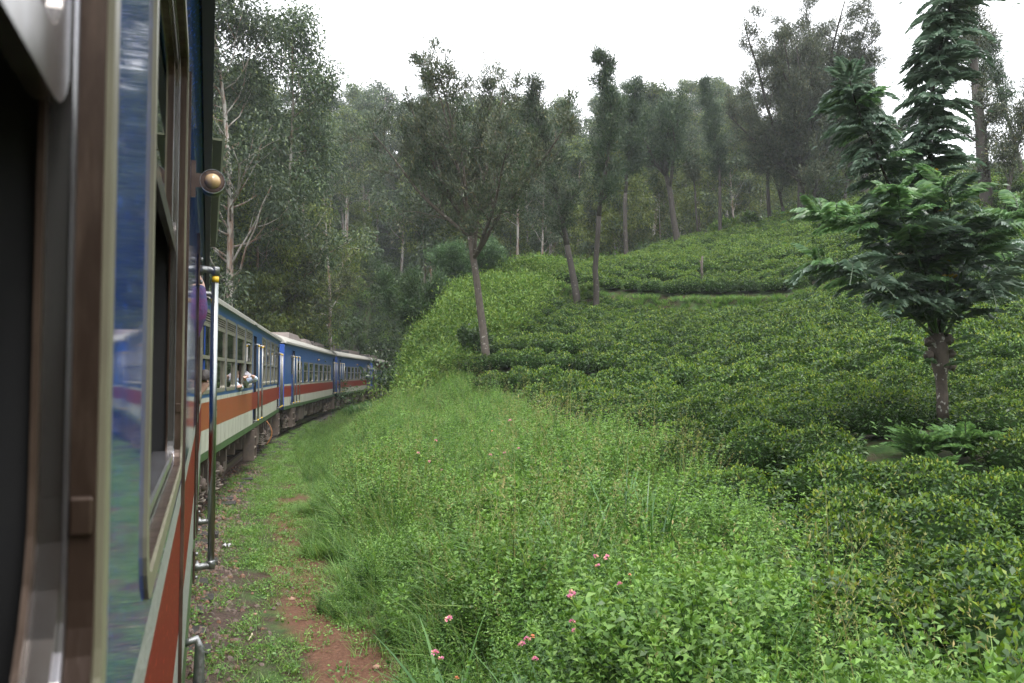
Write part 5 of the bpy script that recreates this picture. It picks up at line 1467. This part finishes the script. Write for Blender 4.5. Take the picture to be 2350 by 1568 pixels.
# ---------------------------------------------------------------- the feathery pollard
M['stem_dark'] = paint('dark_leaf_stalk', (0.035, 0.055, 0.028), .6)
def frond_mesh(seed, mat, n=13, droop=.35, pl=.27, name='frond'):
    rr = np.random.default_rng(seed); L = Leaves(); 
    t = (np.arange(n) + .8) / n
    x = t; z = .12 * np.sin(t * 2.2) - droop * t ** 2
    p = np.stack([x, x * 0, z], -1)
    prof = np.sin(np.clip(t * 1.02 + .12, 0, 1) * math.pi) ** .6 * pl * 1.15 + .03
    for s in (-1, 1):
        d = np.stack([.62 + t * .5, s * np.ones(n), -.12 - .25 * t + rr.normal(0, .09, n)], -1)
        d = unit(d)
        # each pinna: inner and outer half, drooping outwards
        V1, F1 = leaf_quads(p, d, prof * 1.0, prof * .36, rr, .05, .24)
        L.add((V1, F1), 0)
        q = p + d * prof[:, None] * .35
        V2, F2 = leaf_quads(q, d + np.array([.18, 0, -.22]), prof * .75, prof * .34, rr, .03, .2)
        L.add((V2, F2), 0)
    d = np.array([[1, 0, -.6]]); L.add(leaf_quads(p[-1:], d, .16, .05, rr), 0)
    b = np.zeros((1, 3))
    # the leaf stalk
    side = .008
    k = n + 1
    pp = np.concatenate([np.zeros((1, 3)), p])
    V = np.stack([pp + np.array([0, side, .002]), pp - np.array([0, side, -.002])], 1).reshape(-1, 3)
    F = np.array([[2 * i, 2 * i + 1, 2 * i + 3, 2 * i + 2] for i in range(n)])
    L.add((V, F), 1)
    return L.mesh(name, [M[mat], M['stem_dark']])
FR = [frond_mesh(k, 'frond', droop=.36 + .17 * k) for k in range(4)]
FY = [frond_mesh(10 + k, 'frond_young', droop=.2 + .15 * k) for k in range(2)]
FG = [frond_mesh(20, 'frond_yellow', n=8, droop=.5)]
base = TREE_NEAR
bz = float(gz(base.x, base.y)[0])
ft = empty('feathery_tree', (base.x, base.y, bz)); tag(ft, 'lopped feathery-leaved tree with two tall plumes and a lichened trunk in the tea', 'tree')
org = Vector((base.x, base.y, bz))
def PL(X, Y, d=13.0): return P(X, Y, d) - org
a = MB()
a.tube([PL(2164, 960), PL(2162, 905), PL(2160, 868), PL(2158, 842), PL(2152, 800), PL(2150, 765)], [.095, .078, .08, .12, .15, .10], 14)
rk = np.random.default_rng(3)
for (X, Y, rr_) in ((2136, 815, .09), (2180, 812, .10), (2183, 842, .08), (2132, 785, .09), (2176, 780, .10), (2150, 790, .11)):
    c = PL(X, Y, 13.0 + rk.uniform(-.12, .08)); a.lathe(c - Vector((0, 0, rr_ * .8)), (rk.normal(0, .2), rk.normal(0, .2), 1), [(0, rr_ * .3), (rr_ * .4, rr_ * .85), (rr_ * .9, rr_), (rr_ * 1.4, rr_ * .7), (rr_ * 1.7, rr_ * .2)], 9)
a.v = [tuple(np.array(v) + rk.normal(0, .010, 3)) for v in a.v]
a.build('trunk', M['bark_lichen'], ft)
stems = [  # polylines in picture terms with depth, radius, frond length, fronds, young share
    ([(2140, 770, 13), (2110, 640, 13), (2060, 480, 13), (2010, 350, 12.9), (1965, 240, 12.9), (1950, 185, 12.9)], .035, .56, 44, 0.05),
    ([(2155, 765, 13), (2160, 600, 13), (2140, 420, 13), (2135, 300, 13.1), (2150, 150, 13.1), (2180, 20, 13.1), (2200, -120, 13.1)], .045, .62, 70, 0.0),
    ([(2150, 770, 13), (2080, 620, 12.5), (1990, 530, 12.1), (1880, 490, 11.8)], .028, .62, 26, .45),
    ([(2140, 770, 13), (2040, 680, 12.3), (1950, 620, 11.9), (1880, 600, 11.7)], .025, .58, 20, .25),
    ([(2160, 770, 13), (2210, 620, 12.4), (2260, 540, 12.0), (2340, 480, 11.8)], .028, .64, 24, .4),
    ([(2170, 770, 13), (2240, 660, 13.2), (2320, 590, 13.4), (2400, 560, 13.6)], .025, .62, 18, .1),
    ([(2150, 765, 13), (2110, 600, 12.3), (2070, 500, 11.9), (2050, 440, 11.8)], .025, .60, 20, .4),
    ([(2160, 765, 13), (2180, 590, 12.4), (2180, 480, 12.0), (2170, 430, 11.9)], .025, .62, 20, .4),
    ([(2150, 770, 13), (2100, 690, 12.5), (2050, 640, 12.2)], .022, .56, 15, 0),
    ([(2165, 770, 13), (2220, 700, 12.4), (2270, 650, 12.1)], .022, .56, 15, 0),
    ([(2155, 780, 13), (2140, 700, 12.7), (2110, 560, 12.8)], .022, .55, 13, 0),
    ([(2170, 775, 13), (2200, 680, 13.3), (2230, 560, 13.6)], .022, .55, 12, 0)]
fronds = []
for pl_, rad, fl, nf, yg in stems:
    pts = [PL(*q) for q in pl_]
    cc = catmull([Vector((p.x, p.y, p.z)) for p in pts], 6) if False else None
    # smooth the stem
    sm_pts = []
    for i in range(len(pts) - 1):
        p0 = pts[max(i - 1, 0)]; p1 = pts[i]; p2 = pts[i + 1]; p3 = pts[min(i + 2, len(pts) - 1)]
        for j in range(6):
            t = j / 6
            sm_pts.append(0.5 * ((2 * p1) + (p2 - p0) * t + (2 * p0 - 5 * p1 + 4 * p2 - p3) * t * t + (3 * p1 - p0 - 3 * p2 + p3) * t ** 3))
    sm_pts.append(pts[-1])
    a = MB(); a.tube(sm_pts, [rad * (1 - .7 * k / (len(sm_pts) - 1)) for k in range(len(sm_pts))], 7); stm = a.build('stem', M['bark_dark'] if rad > .03 else M['stem_green'], ft)
    az = rk.uniform(0, 6.28)
    plume = rad >= .035
    nf = int(nf * (2.5 if plume else 1.15))
    for k in range(nf):
        t = (.10 if plume else .26) + (.90 if plume else .74) * (k + .5) / nf
        f_ = t * (len(sm_pts) - 1); i = min(int(f_), len(sm_pts) - 2)
        p = sm_pts[i].lerp(sm_pts[i + 1], f_ - i)
        az += 2.4 + rk.normal(0, .5)
        tang = (sm_pts[i + 1] - sm_pts[i]).normalized()
        el = (rk.uniform(-.35, .25) if plume else rk.uniform(.0, .45)) + (.7 if t > .95 else 0)
        d = Vector((math.cos(az), math.sin(az), 0)) + tang * .25 + Vector((0, 0, el - .1))
        d.normalize()

        sc_ = fl * 1.2 * float(rk.uniform(.72, 1.2)) * (1.0 if t < .9 else .75) * (.8 if t < .25 else 1)
        kind_ = 4 + rk.integers(2) if rk.uniform() < yg * (2.2 if t > .6 else .6) else (6 if (rk.uniform() < .03 and t < .4) else rk.integers(4))
        if kind_ == 6: sc_ *= .45
        yax = (Vector((0, 0, 1)) + Vector(rk.normal(0, .15, 3))).cross(d).normalized(); zax = d.cross(yax)
        fronds.append((p, Matrix((d, yax, zax)).transposed().to_euler(), sc_, int(kind_)))
fronds.sort(key=lambda q: (q[0] + org).y - (q[0] + org).z * .0)
FALL = FR + FY + FG
vis = fronds[::2][:150] + fronds[1::2][:140]
ids_ = set(id(q) for q in vis)
for p, rot, sc_, kd in vis:
    link('frond', FALL[kd], ft, loc=p, rot=rot, scale=sc_)
more = [q for q in fronds if id(q) not in ids_]
fm_ = scatter('frond_mass', FALL, np.array([q[0] for q in more]), np.array([q[1] for q in more]), np.array([q[2] for q in more]), np.array([q[3] for q in more]))
fm_.parent = ft
# short sprouts on the pollard head
for (X, Y, s, az) in ((2125, 812, .45, 3.4), (2175, 800, .4, -.3), (2165, 840, .38, -1.2), (2140, 835, .4, -2.2), (2195, 780, .45, .2), (2105, 790, .5, 3.0)):
    d = Vector((math.cos(az), math.sin(az), .25)).normalized(); y_ = Vector((0, 0, 1)).cross(d).normalized()
    link('frond', FY[0], ft, loc=PL(X, Y, 12.85), rot=Matrix((d, y_, d.cross(y_))).transposed().to_euler(), scale=s)
# ferns round its foot
FN = [frond_mesh(30 + k, 'fern', n=15, droop=.38 + .2 * k, pl=.22) for k in range(2)]
for q, (X, Y, d, n, s, lab) in enumerate(((2110, 1010, 12.0, 22, .72, 'bright fern left of the foot of the feathery tree'), (2215, 990, 12.0, 22, .78, 'bright fern right of the foot of the feathery tree'), (2160, 1040, 11.4, 14, .5, 'small fern under the trunk of the feathery tree'))):
    p = P(X, Y, d); z = float(gz(p.x, p.y)[0])
    fp = empty('fern', (p.x, p.y, z + .10)); tag(fp, lab, 'fern', 'ferns round the feathery tree')
    for k in range(n):
        az = 6.283 * k / n + rk.uniform(-.2, .2); dd = Vector((math.cos(az), math.sin(az), rk.uniform(.5, 2.2))).normalized(); y_ = Vector((0, 0, 1)).cross(dd).normalized()
        link('frond', FN[rk.integers(2)], fp, rot=Matrix((dd, y_, dd.cross(y_))).transposed().to_euler(), scale=s * float(rk.uniform(.75, 1.1)))
# ---------------------------------------------------------------- single plants of the verge
def place(X, Y, d):
    p = P(X, Y, d); return (p.x, p.y, float(gz(p.x, p.y)[0]))
def at_depth(X, Y, h):
    """the ground point whose plant top (h above the ground) is seen at (X, Y)"""
    lo, hi = 2.0, 30.0
    for _ in range(40):
        m_ = (lo + hi) / 2; q = P(X, Y, m_)
        if q.z > float(gz(q.x, q.y)[0]) + h: lo = m_
        else: hi = m_
    return P(X, Y, lo)
rv = np.random.default_rng(77)
# broad-leaved weeds that stand out
for X, Y, h, n, ll, lab in ((1130, 1105, 1.15, 11, .17, 'tall broad-leaved weed rising over the middle of the verge'), (1000, 1235, .8, 8, .12, 'lower broad-leaved weed at the path side of the verge'), (905, 1330, .62, 8, .10, 'leafy weed nearest the bare path'), (1440, 1430, .75, 8, .12, 'leafy weed among the pink flowers')):
    q = at_depth(X, Y, h); me_ = weed_plant(int(X), h, n, ll, 'weed', 'broad_leaved_weed', spread=.42)
    tag(link('broad_leaved_weed', me_, loc=(q.x, q.y, q.z - h)), lab, 'weed', 'weeds standing out of the verge')
# broad-bladed grass clumps
for X, Y, h, n, lab in ((1425, 1060, 1.25, 30, 'tallest clump of broad-bladed grass beside the tea'), (1500, 1110, 1.05, 26, 'clump of broad-bladed grass right of the tallest one'), (1330, 1150, .95, 22, 'clump of broad-bladed grass left of the tallest one'), (1240, 1190, .9, 18, 'arching grass clump beside the tall weed'), (1060, 1450, .7, 26, 'arching grass clump hanging over the path'), (1680, 1440, .8, 22, 'broad grass clump low in the corner near the tea'), (1290, 1540, .6, 18, 'broad grass clump below the pink flowers'), (800, 1090, .75, 40, 'fine arching grass clump at the bend of the path'), (870, 1200, .6, 36, 'fine grass clump where the path narrows')):
    h += .28
    q = at_depth(X, Y, h * .85)
    fine = lab.startswith('fine')
    me_ = grass_tuft(int(X + Y), n, h, .012 if fine else .034, .14, .3, .55, 'grass' if fine else 'grass_wide', 5, 'grass_clump')
    tag(link('grass_clump', me_, loc=(q.x, q.y, q.z - h * .85), rot=(0, 0, rv.uniform(0, 6))), lab, 'grass clump', 'grass clumps on the verge')
# lantana with pink flower heads
def flower_head(seed, rad, orange=False):
    rr = np.random.default_rng(seed); L = Leaves(); n = 26
    d = rand_dirs(n, rr); d[:, 2] = np.abs(d[:, 2]) * .8 + .05; d = unit(d)
    L.add(leaf_quads(d * rad * .45, d + rr.normal(0, .25, (n, 3)), rad * .7, rad * .55, rr, .15), 0)
    L.add(ribbon(np.array([[0, 0, -rad * 2.5]]), np.array([0.3]), np.array([rad * 2.7]), .1, .0, rad * .14, rr, 2), 1)
    return L.mesh('flower_head', [M['orange_petal' if orange else 'pink'], M['stem_green']])
FH = [flower_head(k, .030) for k in range(3)] + [flower_head(9, .018, True)]
groups_ = [((1385, 1300), .62, [(1367, 1278), (1393, 1280), (1423, 1342), (1372, 1300), (1445, 1320)], 'lantana bush with the two largest pink flower heads'),
           ((1312, 1390), .6, [(1312, 1362), (1309, 1372), (1318, 1450), (1313, 1428)], 'lantana bush with stacked pink heads left of the largest ones'),
           ((1215, 1490), .55, [(1210, 1468), (1198, 1480), (1228, 1515), (1222, 1462)], 'lantana bush with small orange pink heads near the bottom'),
           ((1020, 1510), .45, [(1012, 1513), (1030, 1422), (998, 1500), (1048, 1558)], 'lantana bush with one bright pink head beside the path'),
           ((1165, 1000), .75, [(1170, 966), (1158, 1040), (1125, 1045), (1190, 1030), (1130, 990)], 'lantana bush with tiny pink heads far up the verge'),
           ((985, 1030), .75, [(1000, 1012), (960, 1040), (985, 1060), (1015, 1080)], 'lantana bush with pale heads halfway up the verge')]
for (cx, cy_), h, heads, lab in groups_:
    h += .38
    q = at_depth(cx, cy_, h)
    t = empty('lantana_bush', (q.x, q.y, q.z - h)); tag(t, lab, 'flowering bush', 'lantana bushes with pink flowers')
    link('foliage', weed_plant(int(cx), h * .95, 14, .07, 'weed_dark', 'foliage', spread=.75), t)
    for k, (hx, hy) in enumerate(heads):
        hp = P(hx, hy, q.y - .12 - .06 * (k % 3))
        link('flower_head', FH[3] if k == 4 or (k == 3 and h < .95) else FH[k % 3], t, loc=(hp.x - q.x, hp.y - q.y, hp.z - (q.z - h)), rot=(rv.normal(0, .3), rv.normal(0, .3), rv.uniform(0, 6)), scale=float(rv.uniform(.7, .95)) * (1.25 if q.y > 10 else 1))
# stones and litter on the path
def pebble(seed, s):
    rr = np.random.default_rng(seed); mb = MB()
    mb.lathe((0, 0, -.4 * s), (0, 0, 1), [(0, .5 * s), (.25 * s, .95 * s), (.55 * s, .9 * s), (.85 * s, .45 * s)], 9)
    mb.v = [tuple(np.array(v) * rr.uniform(.82, 1.18, 3)) for v in mb.v]
    return mb.mesh('pebble', [M['rock']])
for k, (X, Y, s, lab) in enumerate(((864, 1532, .045, 'pinkish stone at the bottom of the bare path'), (668, 1375, .05, 'pinkish lump of laterite beside the ballast'), (585, 1410, .03, 'small reddish stone lying in the ballast'))):
    q = at_depth(X, Y, .01); tag(link('pebble', pebble(k, s), loc=(q.x, q.y, q.z)), lab, 'stone')
q = at_depth(520, 1256, .03)
a = MB(); rr = np.random.default_rng(8)
n_ = 6
g_ = [[(i * .022 - .06, j * .02 - .05, .012 + abs(rr.normal(0, .022))) for i in range(n_)] for j in range(n_)]
for row in g_: a.v += row
for j in range(n_ - 1):
    for i in range(n_ - 1): a.face((j * n_ + i, j * n_ + i + 1, (j + 1) * n_ + i + 1, (j + 1) * n_ + i), 0, True)
tag(a.build('plastic_scrap', M['litter'], loc=(q.x, q.y, q.z)), 'crumpled white plastic scrap beside the sleeper ends', 'litter')
q = at_depth(570, 1470, .02)
a = MB(); a.tube([(0, 0, 0), (.02, .12, .02), (.01, .2, .01)], [.006, .012, .004], 5); tag(a.build('pale_stick', M['plate'], loc=(q.x, q.y, q.z), rot=(0, 0, .2)), 'short pale stick lying on the ballast', 'stick')

# ---------------------------------------------------------------- people
def figure(nodes, edges, mats, tags, name='body', sub=2):
    """one continuous skinned body: nodes (x, y, z, radius), tags the material of each node"""
    me = bpy.data.meshes.new(name)
    me.from_pydata([n[:3] for n in nodes], edges, [])
    tmp = bpy.data.objects.new(name, me); col.objects.link(tmp)
    md = tmp.modifiers.new('skin', 'SKIN'); md.use_smooth_shade = True
    sv = me.skin_vertices[0].data
    for i, n in enumerate(nodes):
        rr_ = n[3] if isinstance(n[3], tuple) else (n[3], n[3])
        sv[i].radius = rr_; sv[i].use_root = (i == 0)
    ss_ = tmp.modifiers.new('sub', 'SUBSURF'); ss_.levels = sub; ss_.render_levels = sub
    dg = bpy.context.evaluated_depsgraph_get(); dg.update()
    ev = tmp.evaluated_get(dg)
    out = bpy.data.meshes.new_from_object(ev)
    bpy.data.objects.remove(tmp)
    out.name = name
    out.materials.clear()
    for m_ in mats: out.materials.append(m_)
    # material of each face: that of the nearest point of the skeleton
    pts, tg = [], []
    for (i, j) in edges:
        A = np.array(nodes[i][:3]); B = np.array(nodes[j][:3])
        for t in np.linspace(0, 1, 7): pts.append(A + (B - A) * t); tg.append(tags[i] if t < .5 else tags[j])
    pts = np.array(pts); tg = np.array(tg)
    c = np.zeros(len(out.polygons) * 3, dtype=np.float32); out.polygons.foreach_get('center', c); c = c.reshape(-1, 3)
    idx = np.array([tg[np.argmin(((pts - q) ** 2).sum(1))] for q in c], dtype=np.int32)
    out.polygons.foreach_set('material_index', idx)
    out.polygons.foreach_set('use_smooth', np.ones(len(idx), dtype=bool))
    out.update()
    return out

def hand_nodes(nodes, edges, tags, wrist, d, up, side, skin=1):
    """palm, four bent fingers of unequal length and a thumb from the side of the palm"""
    w = Vector(nodes[wrist][:3]); d = d.normalized(); up = up.normalized(); side = side.normalized()
    def add(p, r_, par):
        nodes.append((p.x, p.y, p.z, r_)); edges.append((par, len(nodes) - 1)); tags.append(skin); return len(nodes) - 1
    palm = add(w + d * .055, (.036, .018), wrist)
    for k, (s, ln) in enumerate(((-.028, .062), (-.009, .074), (.010, .070), (.028, .054))):
        k1 = add(w + d * .095 + side * s, .0095, palm)
        k2 = add(w + d * (.095 + ln * .5) + side * s - up * .012, .0085, k1)
        add(w + d * (.095 + ln * .72) + side * s - up * .042, .007, k2)
    t1 = add(w + d * .035 - side * .038 - up * .006, .011, palm)
    add(w + d * .072 - side * .056 - up * .022, .009, t1)

def person_thing(label, nodes, edges, tags, mats, group=None, origin=None):
    o = Vector(origin) if origin is not None else Vector(nodes[0][:3])
    nd = [(n[0] - o.x, n[1] - o.y, n[2] - o.z, n[3]) for n in nodes]
    t = empty('person', o); tag(t, label, 'person', group)
    link('body', figure(nd, edges, mats, tags), t)
    return t, o

def face_and_hair(t, o, hc, fwd, up, s=1.0, show_hair=True):
    """hair cap, ears, eyes, nose and mouth on a head centred at hc"""
    fwd = fwd.normalized(); side = up.cross(fwd).normalized(); up = fwd.cross(side).normalized()
    Mx = Matrix((fwd, side, up)).transposed().to_4x4(); Mx.translation = hc - o
    a = MB(); n, m_ = 14, 7
    for j in range(m_ + 1):
        ph = R(100) * j / m_
        for k in range(n):
            th = 6.283 * k / n
            x, y, z = math.sin(ph) * math.cos(th), math.sin(ph) * math.sin(th), math.cos(ph)
            if x > .35 and z < .55: x *= .72
            a.v.append(((x * .108 - .012) * s, y * .088 * s, (z * .122 + .018) * s))
    for j in range(m_):
        for k in range(n): a.face((j * n + k, j * n + (k + 1) % n, (j + 1) * n + (k + 1) % n, (j + 1) * n + k), 0, True)
    h = a.build('hair', M['hair'], t); h.matrix_local = Mx
    a = MB()
    for q in (-1, 1):
        a.lathe((.088 * s, q * .032 * s, .002), (1, 0, 0), [(0, .011), (.006, .008)], 8, 0)
    e = a.build('eyes'[:-1], M['black'], t); e.matrix_local = Mx
    a = MB(); a.tube([(.085 * s, 0, .01), (.112 * s, 0, -.028), (.09 * s, 0, -.036)], [.008, .014, .010], 6); nz = a.build('nose', M['skin'], t); nz.matrix_local = Mx
    a = MB(); a.tube([(.080 * s, -.022, -.062), (.090 * s, 0, -.064), (.080 * s, .022, -.062)], [.003, .006, .003], 6); mo = a.build('mouth', M['red'], t); mo.matrix_local = Mx
    for q in (-1, 1):
        a = MB(); a.lathe((0, q * .078 * s, -.01), (0, q, 0), [(0, .012), (.012, .024), (.016, .018)], 8); ea = a.build('ear', M['skin'], t); ea.matrix_local = Mx

def car_pt(i, u, out_, z):
    (a_, b_) = CARS[i]; a_ = Vector((*a_, 0)); b_ = Vector((*b_, 0)); d = (b_ - a_).normalized(); rt_ = Vector((d.y, -d.x, 0))
    return a_ + d * u + rt_ * out_ + Vector((0, 0, z))
def car_dir(i):
    (a_, b_) = CARS[i]; d = Vector((b_[0] - a_[0], b_[1] - a_[1], 0)).normalized(); return d, Vector((d.y, -d.x, 0))

# the passenger with a phone, out of the fourth tall window
uw = (w2[4][0] + w2[4][1]) / 2
cdv, cov = car_dir(1)
up_ = Vector((0, 0, 1))
nodes, edges, tags = [], [], []
def nd(p, r_, par, tg):
    nodes.append((p.x, p.y, p.z, r_)); tags.append(tg)
    if par is not None: edges.append((par, len(nodes) - 1))
    return len(nodes) - 1
elb = P(587.0, 870.5, 17.75); wri = P(580.0, 864.0, 17.62); hnd = P(575.5, 861.5, 17.58); pho = P(569.5, 859.8, 17.52)
lwr = P(560.5, 866.5, 17.3); lel = car_pt(1, uw - .52, .02, 2.06)
pel = nd(car_pt(1, uw - .02, -.50, 1.72), .15, None, 0)
che = nd(car_pt(1, uw - .02, -.38, 2.02), .17, pel, 0)
nk = nd(car_pt(1, uw - .02, -.30, 2.20), .075, che, 0)
nk2 = nd(car_pt(1, uw + .0, -.27, 2.27), .052, nk, 1)
hdp = car_pt(1, uw + .0, -.24, 2.40)
hd = nd(hdp, (.078, .098), nk2, 1)
rs = nd(car_pt(1, uw + .17, -.22, 2.10), .080, che, 0)
re = nd(elb, .066, rs, 0)
rf = nd(elb.lerp(wri, .55), .055, re, 0)
rw = nd(wri, .036, rf, 1)
ls = nd(car_pt(1, uw - .22, -.22, 2.10), .075, che, 0)
le = nd(lel, .058, ls, 0); lf = nd(lel.lerp(lwr, .6), .050, le, 0); lw_ = nd(lwr, .032, lf, 1)
hand_nodes(nodes, edges, tags, rw, (pho - wri), up_, cov)
hand_nodes(nodes, edges, tags, lw_, (pho - lwr), up_, -cov)
t, o = person_thing('person in a pale blue shirt leaning out of the louvred carriage with both arms raised', nodes, edges, tags, [M['shirt'], M['skin']], 'passengers at the windows')
face_and_hair(t, o, hdp, cdv * -.2 + cov, up_)
a = MB(); a.box((-.085, -.006, -.045), (.085, .006, .045), bev=.006); ph_ = a.build('phone', M['phone'])
a = MB(); a.box((-.078, .0061, -.040), (.078, .0066, .040)); a.build('screen', M['black'], ph_)
a = MB(); a.lathe((-.06, -.006, .02), (0, -1, 0), [(0, .010), (.002, .010)], 10); a.build('camera_lens', M['black'], ph_)
ph_.location = pho; ph_.rotation_euler = (R(-10), R(38), R(10)); ph_.scale = (.80, .8, .95)
tag(ph_, 'silver phone held up between the hands of the passenger in pale blue', 'phone')

# white-shirted shoulder in the window before
uw3 = (w2[3][0] + w2[3][1]) / 2
nodes, edges, tags = [], [], []
b0 = uw3 - .33
pel = nd(car_pt(1, b0, -.30, 1.75), .14, None, 0); che = nd(car_pt(1, b0, -.20, 2.02), .15, pel, 0); nk = nd(car_pt(1, b0 + .02, -.20, 2.22), .06, che, 1)
hdp = car_pt(1, b0 + .05, -.26, 2.40); hd = nd(hdp, (.076, .096), nk, 1)
s1 = nd(car_pt(1, b0 + .16, -.10, 2.12), .07, che, 0); e1 = nd(car_pt(1, b0 + .22, .03, 1.98), .06, s1, 0); f1 = nd(car_pt(1, b0 + .0, .06, 2.04), .045, e1, 0); w1_ = nd(car_pt(1, b0 - .16, .04, 2.06), .03, f1, 1)
hand_nodes(nodes, edges, tags, w1_, -cdv, up_, cov)
s2 = nd(car_pt(1, b0 - .18, -.12, 2.12), .07, che, 0); e2 = nd(car_pt(1, b0 - .24, -.05, 1.95), .055, s2, 0)
t, o = person_thing('person in white resting an elbow on the window sill before the one with the phone', nodes, edges, tags, [M['shirt'], M['skin']], 'passengers at the windows')
face_and_hair(t, o, hdp, cov, up_)

# purple sleeve at the near carriage's door
cdv, cov = car_dir(0)
nodes, edges, tags = [], [], []
ud = uz(6.75)
ft1 = nd(car_pt(0, ud, -.30, 2.02), .15, None, 0); che = nd(car_pt(0, ud, -.22, 2.42), .17, ft1, 0); nk = nd(car_pt(0, ud + .02, -.16, 2.66), .06, che, 1)
hdp = car_pt(0, ud + .03, -.15, 2.82); hd = nd(hdp, (.078, .098), nk, 1)
s1 = nd(car_pt(0, ud - .10, -.08, 2.60), .085, che, 0); e1 = nd(P(455.5, 712, 6.6), .085, s1, 0); f1 = nd(P(457, 672, 6.62), .062, e1, 0); w1_ = nd(P(458, 648, 6.7), .04, f1, 1)
hand_nodes(nodes, edges, tags, w1_, up_ - cov * .4, cdv, cov)
s2 = nd(car_pt(0, ud + .20, -.30, 2.56), .08, che, 0); e2 = nd(car_pt(0, ud + .30, -.35, 2.28), .06, s2, 0)
for q in (-.1, .1):
    h_ = nd(car_pt(0, ud + q, -.32, 1.9), .11, ft1, 2); kn = nd(car_pt(0, ud + q, -.30, 1.55), .08, h_, 2); an_ = nd(car_pt(0, ud + q, -.32, 1.18), .055, kn, 2)
t, o = person_thing('person in a purple fleece standing in the doorway with an arm raised', nodes, edges, tags, [M['purple'], M['skin'], M['black']], 'passengers at the windows')
face_and_hair(t, o, hdp, cdv, up_)

# dark-haired head beyond the handrails
nodes, edges, tags = [], [], []
hp = P(470.5, 872, 10.4)
hdp = hp
ub = uz(10.4)
pel = nd(car_pt(0, ub - .1, -.48, 1.75), .14, None, 0); che = nd(car_pt(0, ub - .05, -.30, 2.0), .14, pel, 0); nk = nd(hp + Vector((0, 0, -.16)) - cov * .06, .055, che, 1); hd = nd(hp, (.078, .098), nk, 1)
s1 = nd(car_pt(0, ub + .16, -.28, 2.02), .07, che, 0); e1 = nd(car_pt(0, ub + .2, -.12, 2.08), .05, s1, 0)
s2 = nd(car_pt(0, ub - .26, -.32, 2.02), .07, che, 0); e2 = nd(car_pt(0, ub - .3, -.3, 1.8), .05, s2, 0)
t, o = person_thing('person whose dark-haired head looks out beyond the steel handrails', nodes, edges, tags, [M['shirt'], M['skin']], 'passengers at the windows')
face_and_hair(t, o, hdp, cdv + cov * .3, up_)

# ---------------------------------------------------------------- the damp air
m = bpy.data.materials.new('damp_air')
nt, out = nodes_of(m)
v = nt.nodes.new('ShaderNodeVolumePrincipled')
v.inputs['Color'].default_value = (.90, .94, 1.0, 1)
v.inputs['Density'].default_value = 0.0005
v.inputs['Anisotropy'].default_value = 0.2
nt.links.new(v.outputs[0], out.inputs['Volume'])
zmin = float(V[:, 2].min()) - 1.0; zmax = float(V[:, 2].max()) + 32
a = MB(); a.box((-262, -152, zmin), (262, 332, zmax))
hz = a.build('haze', m); tag(hz, kind='stuff')
print('haze', zmin, zmax)
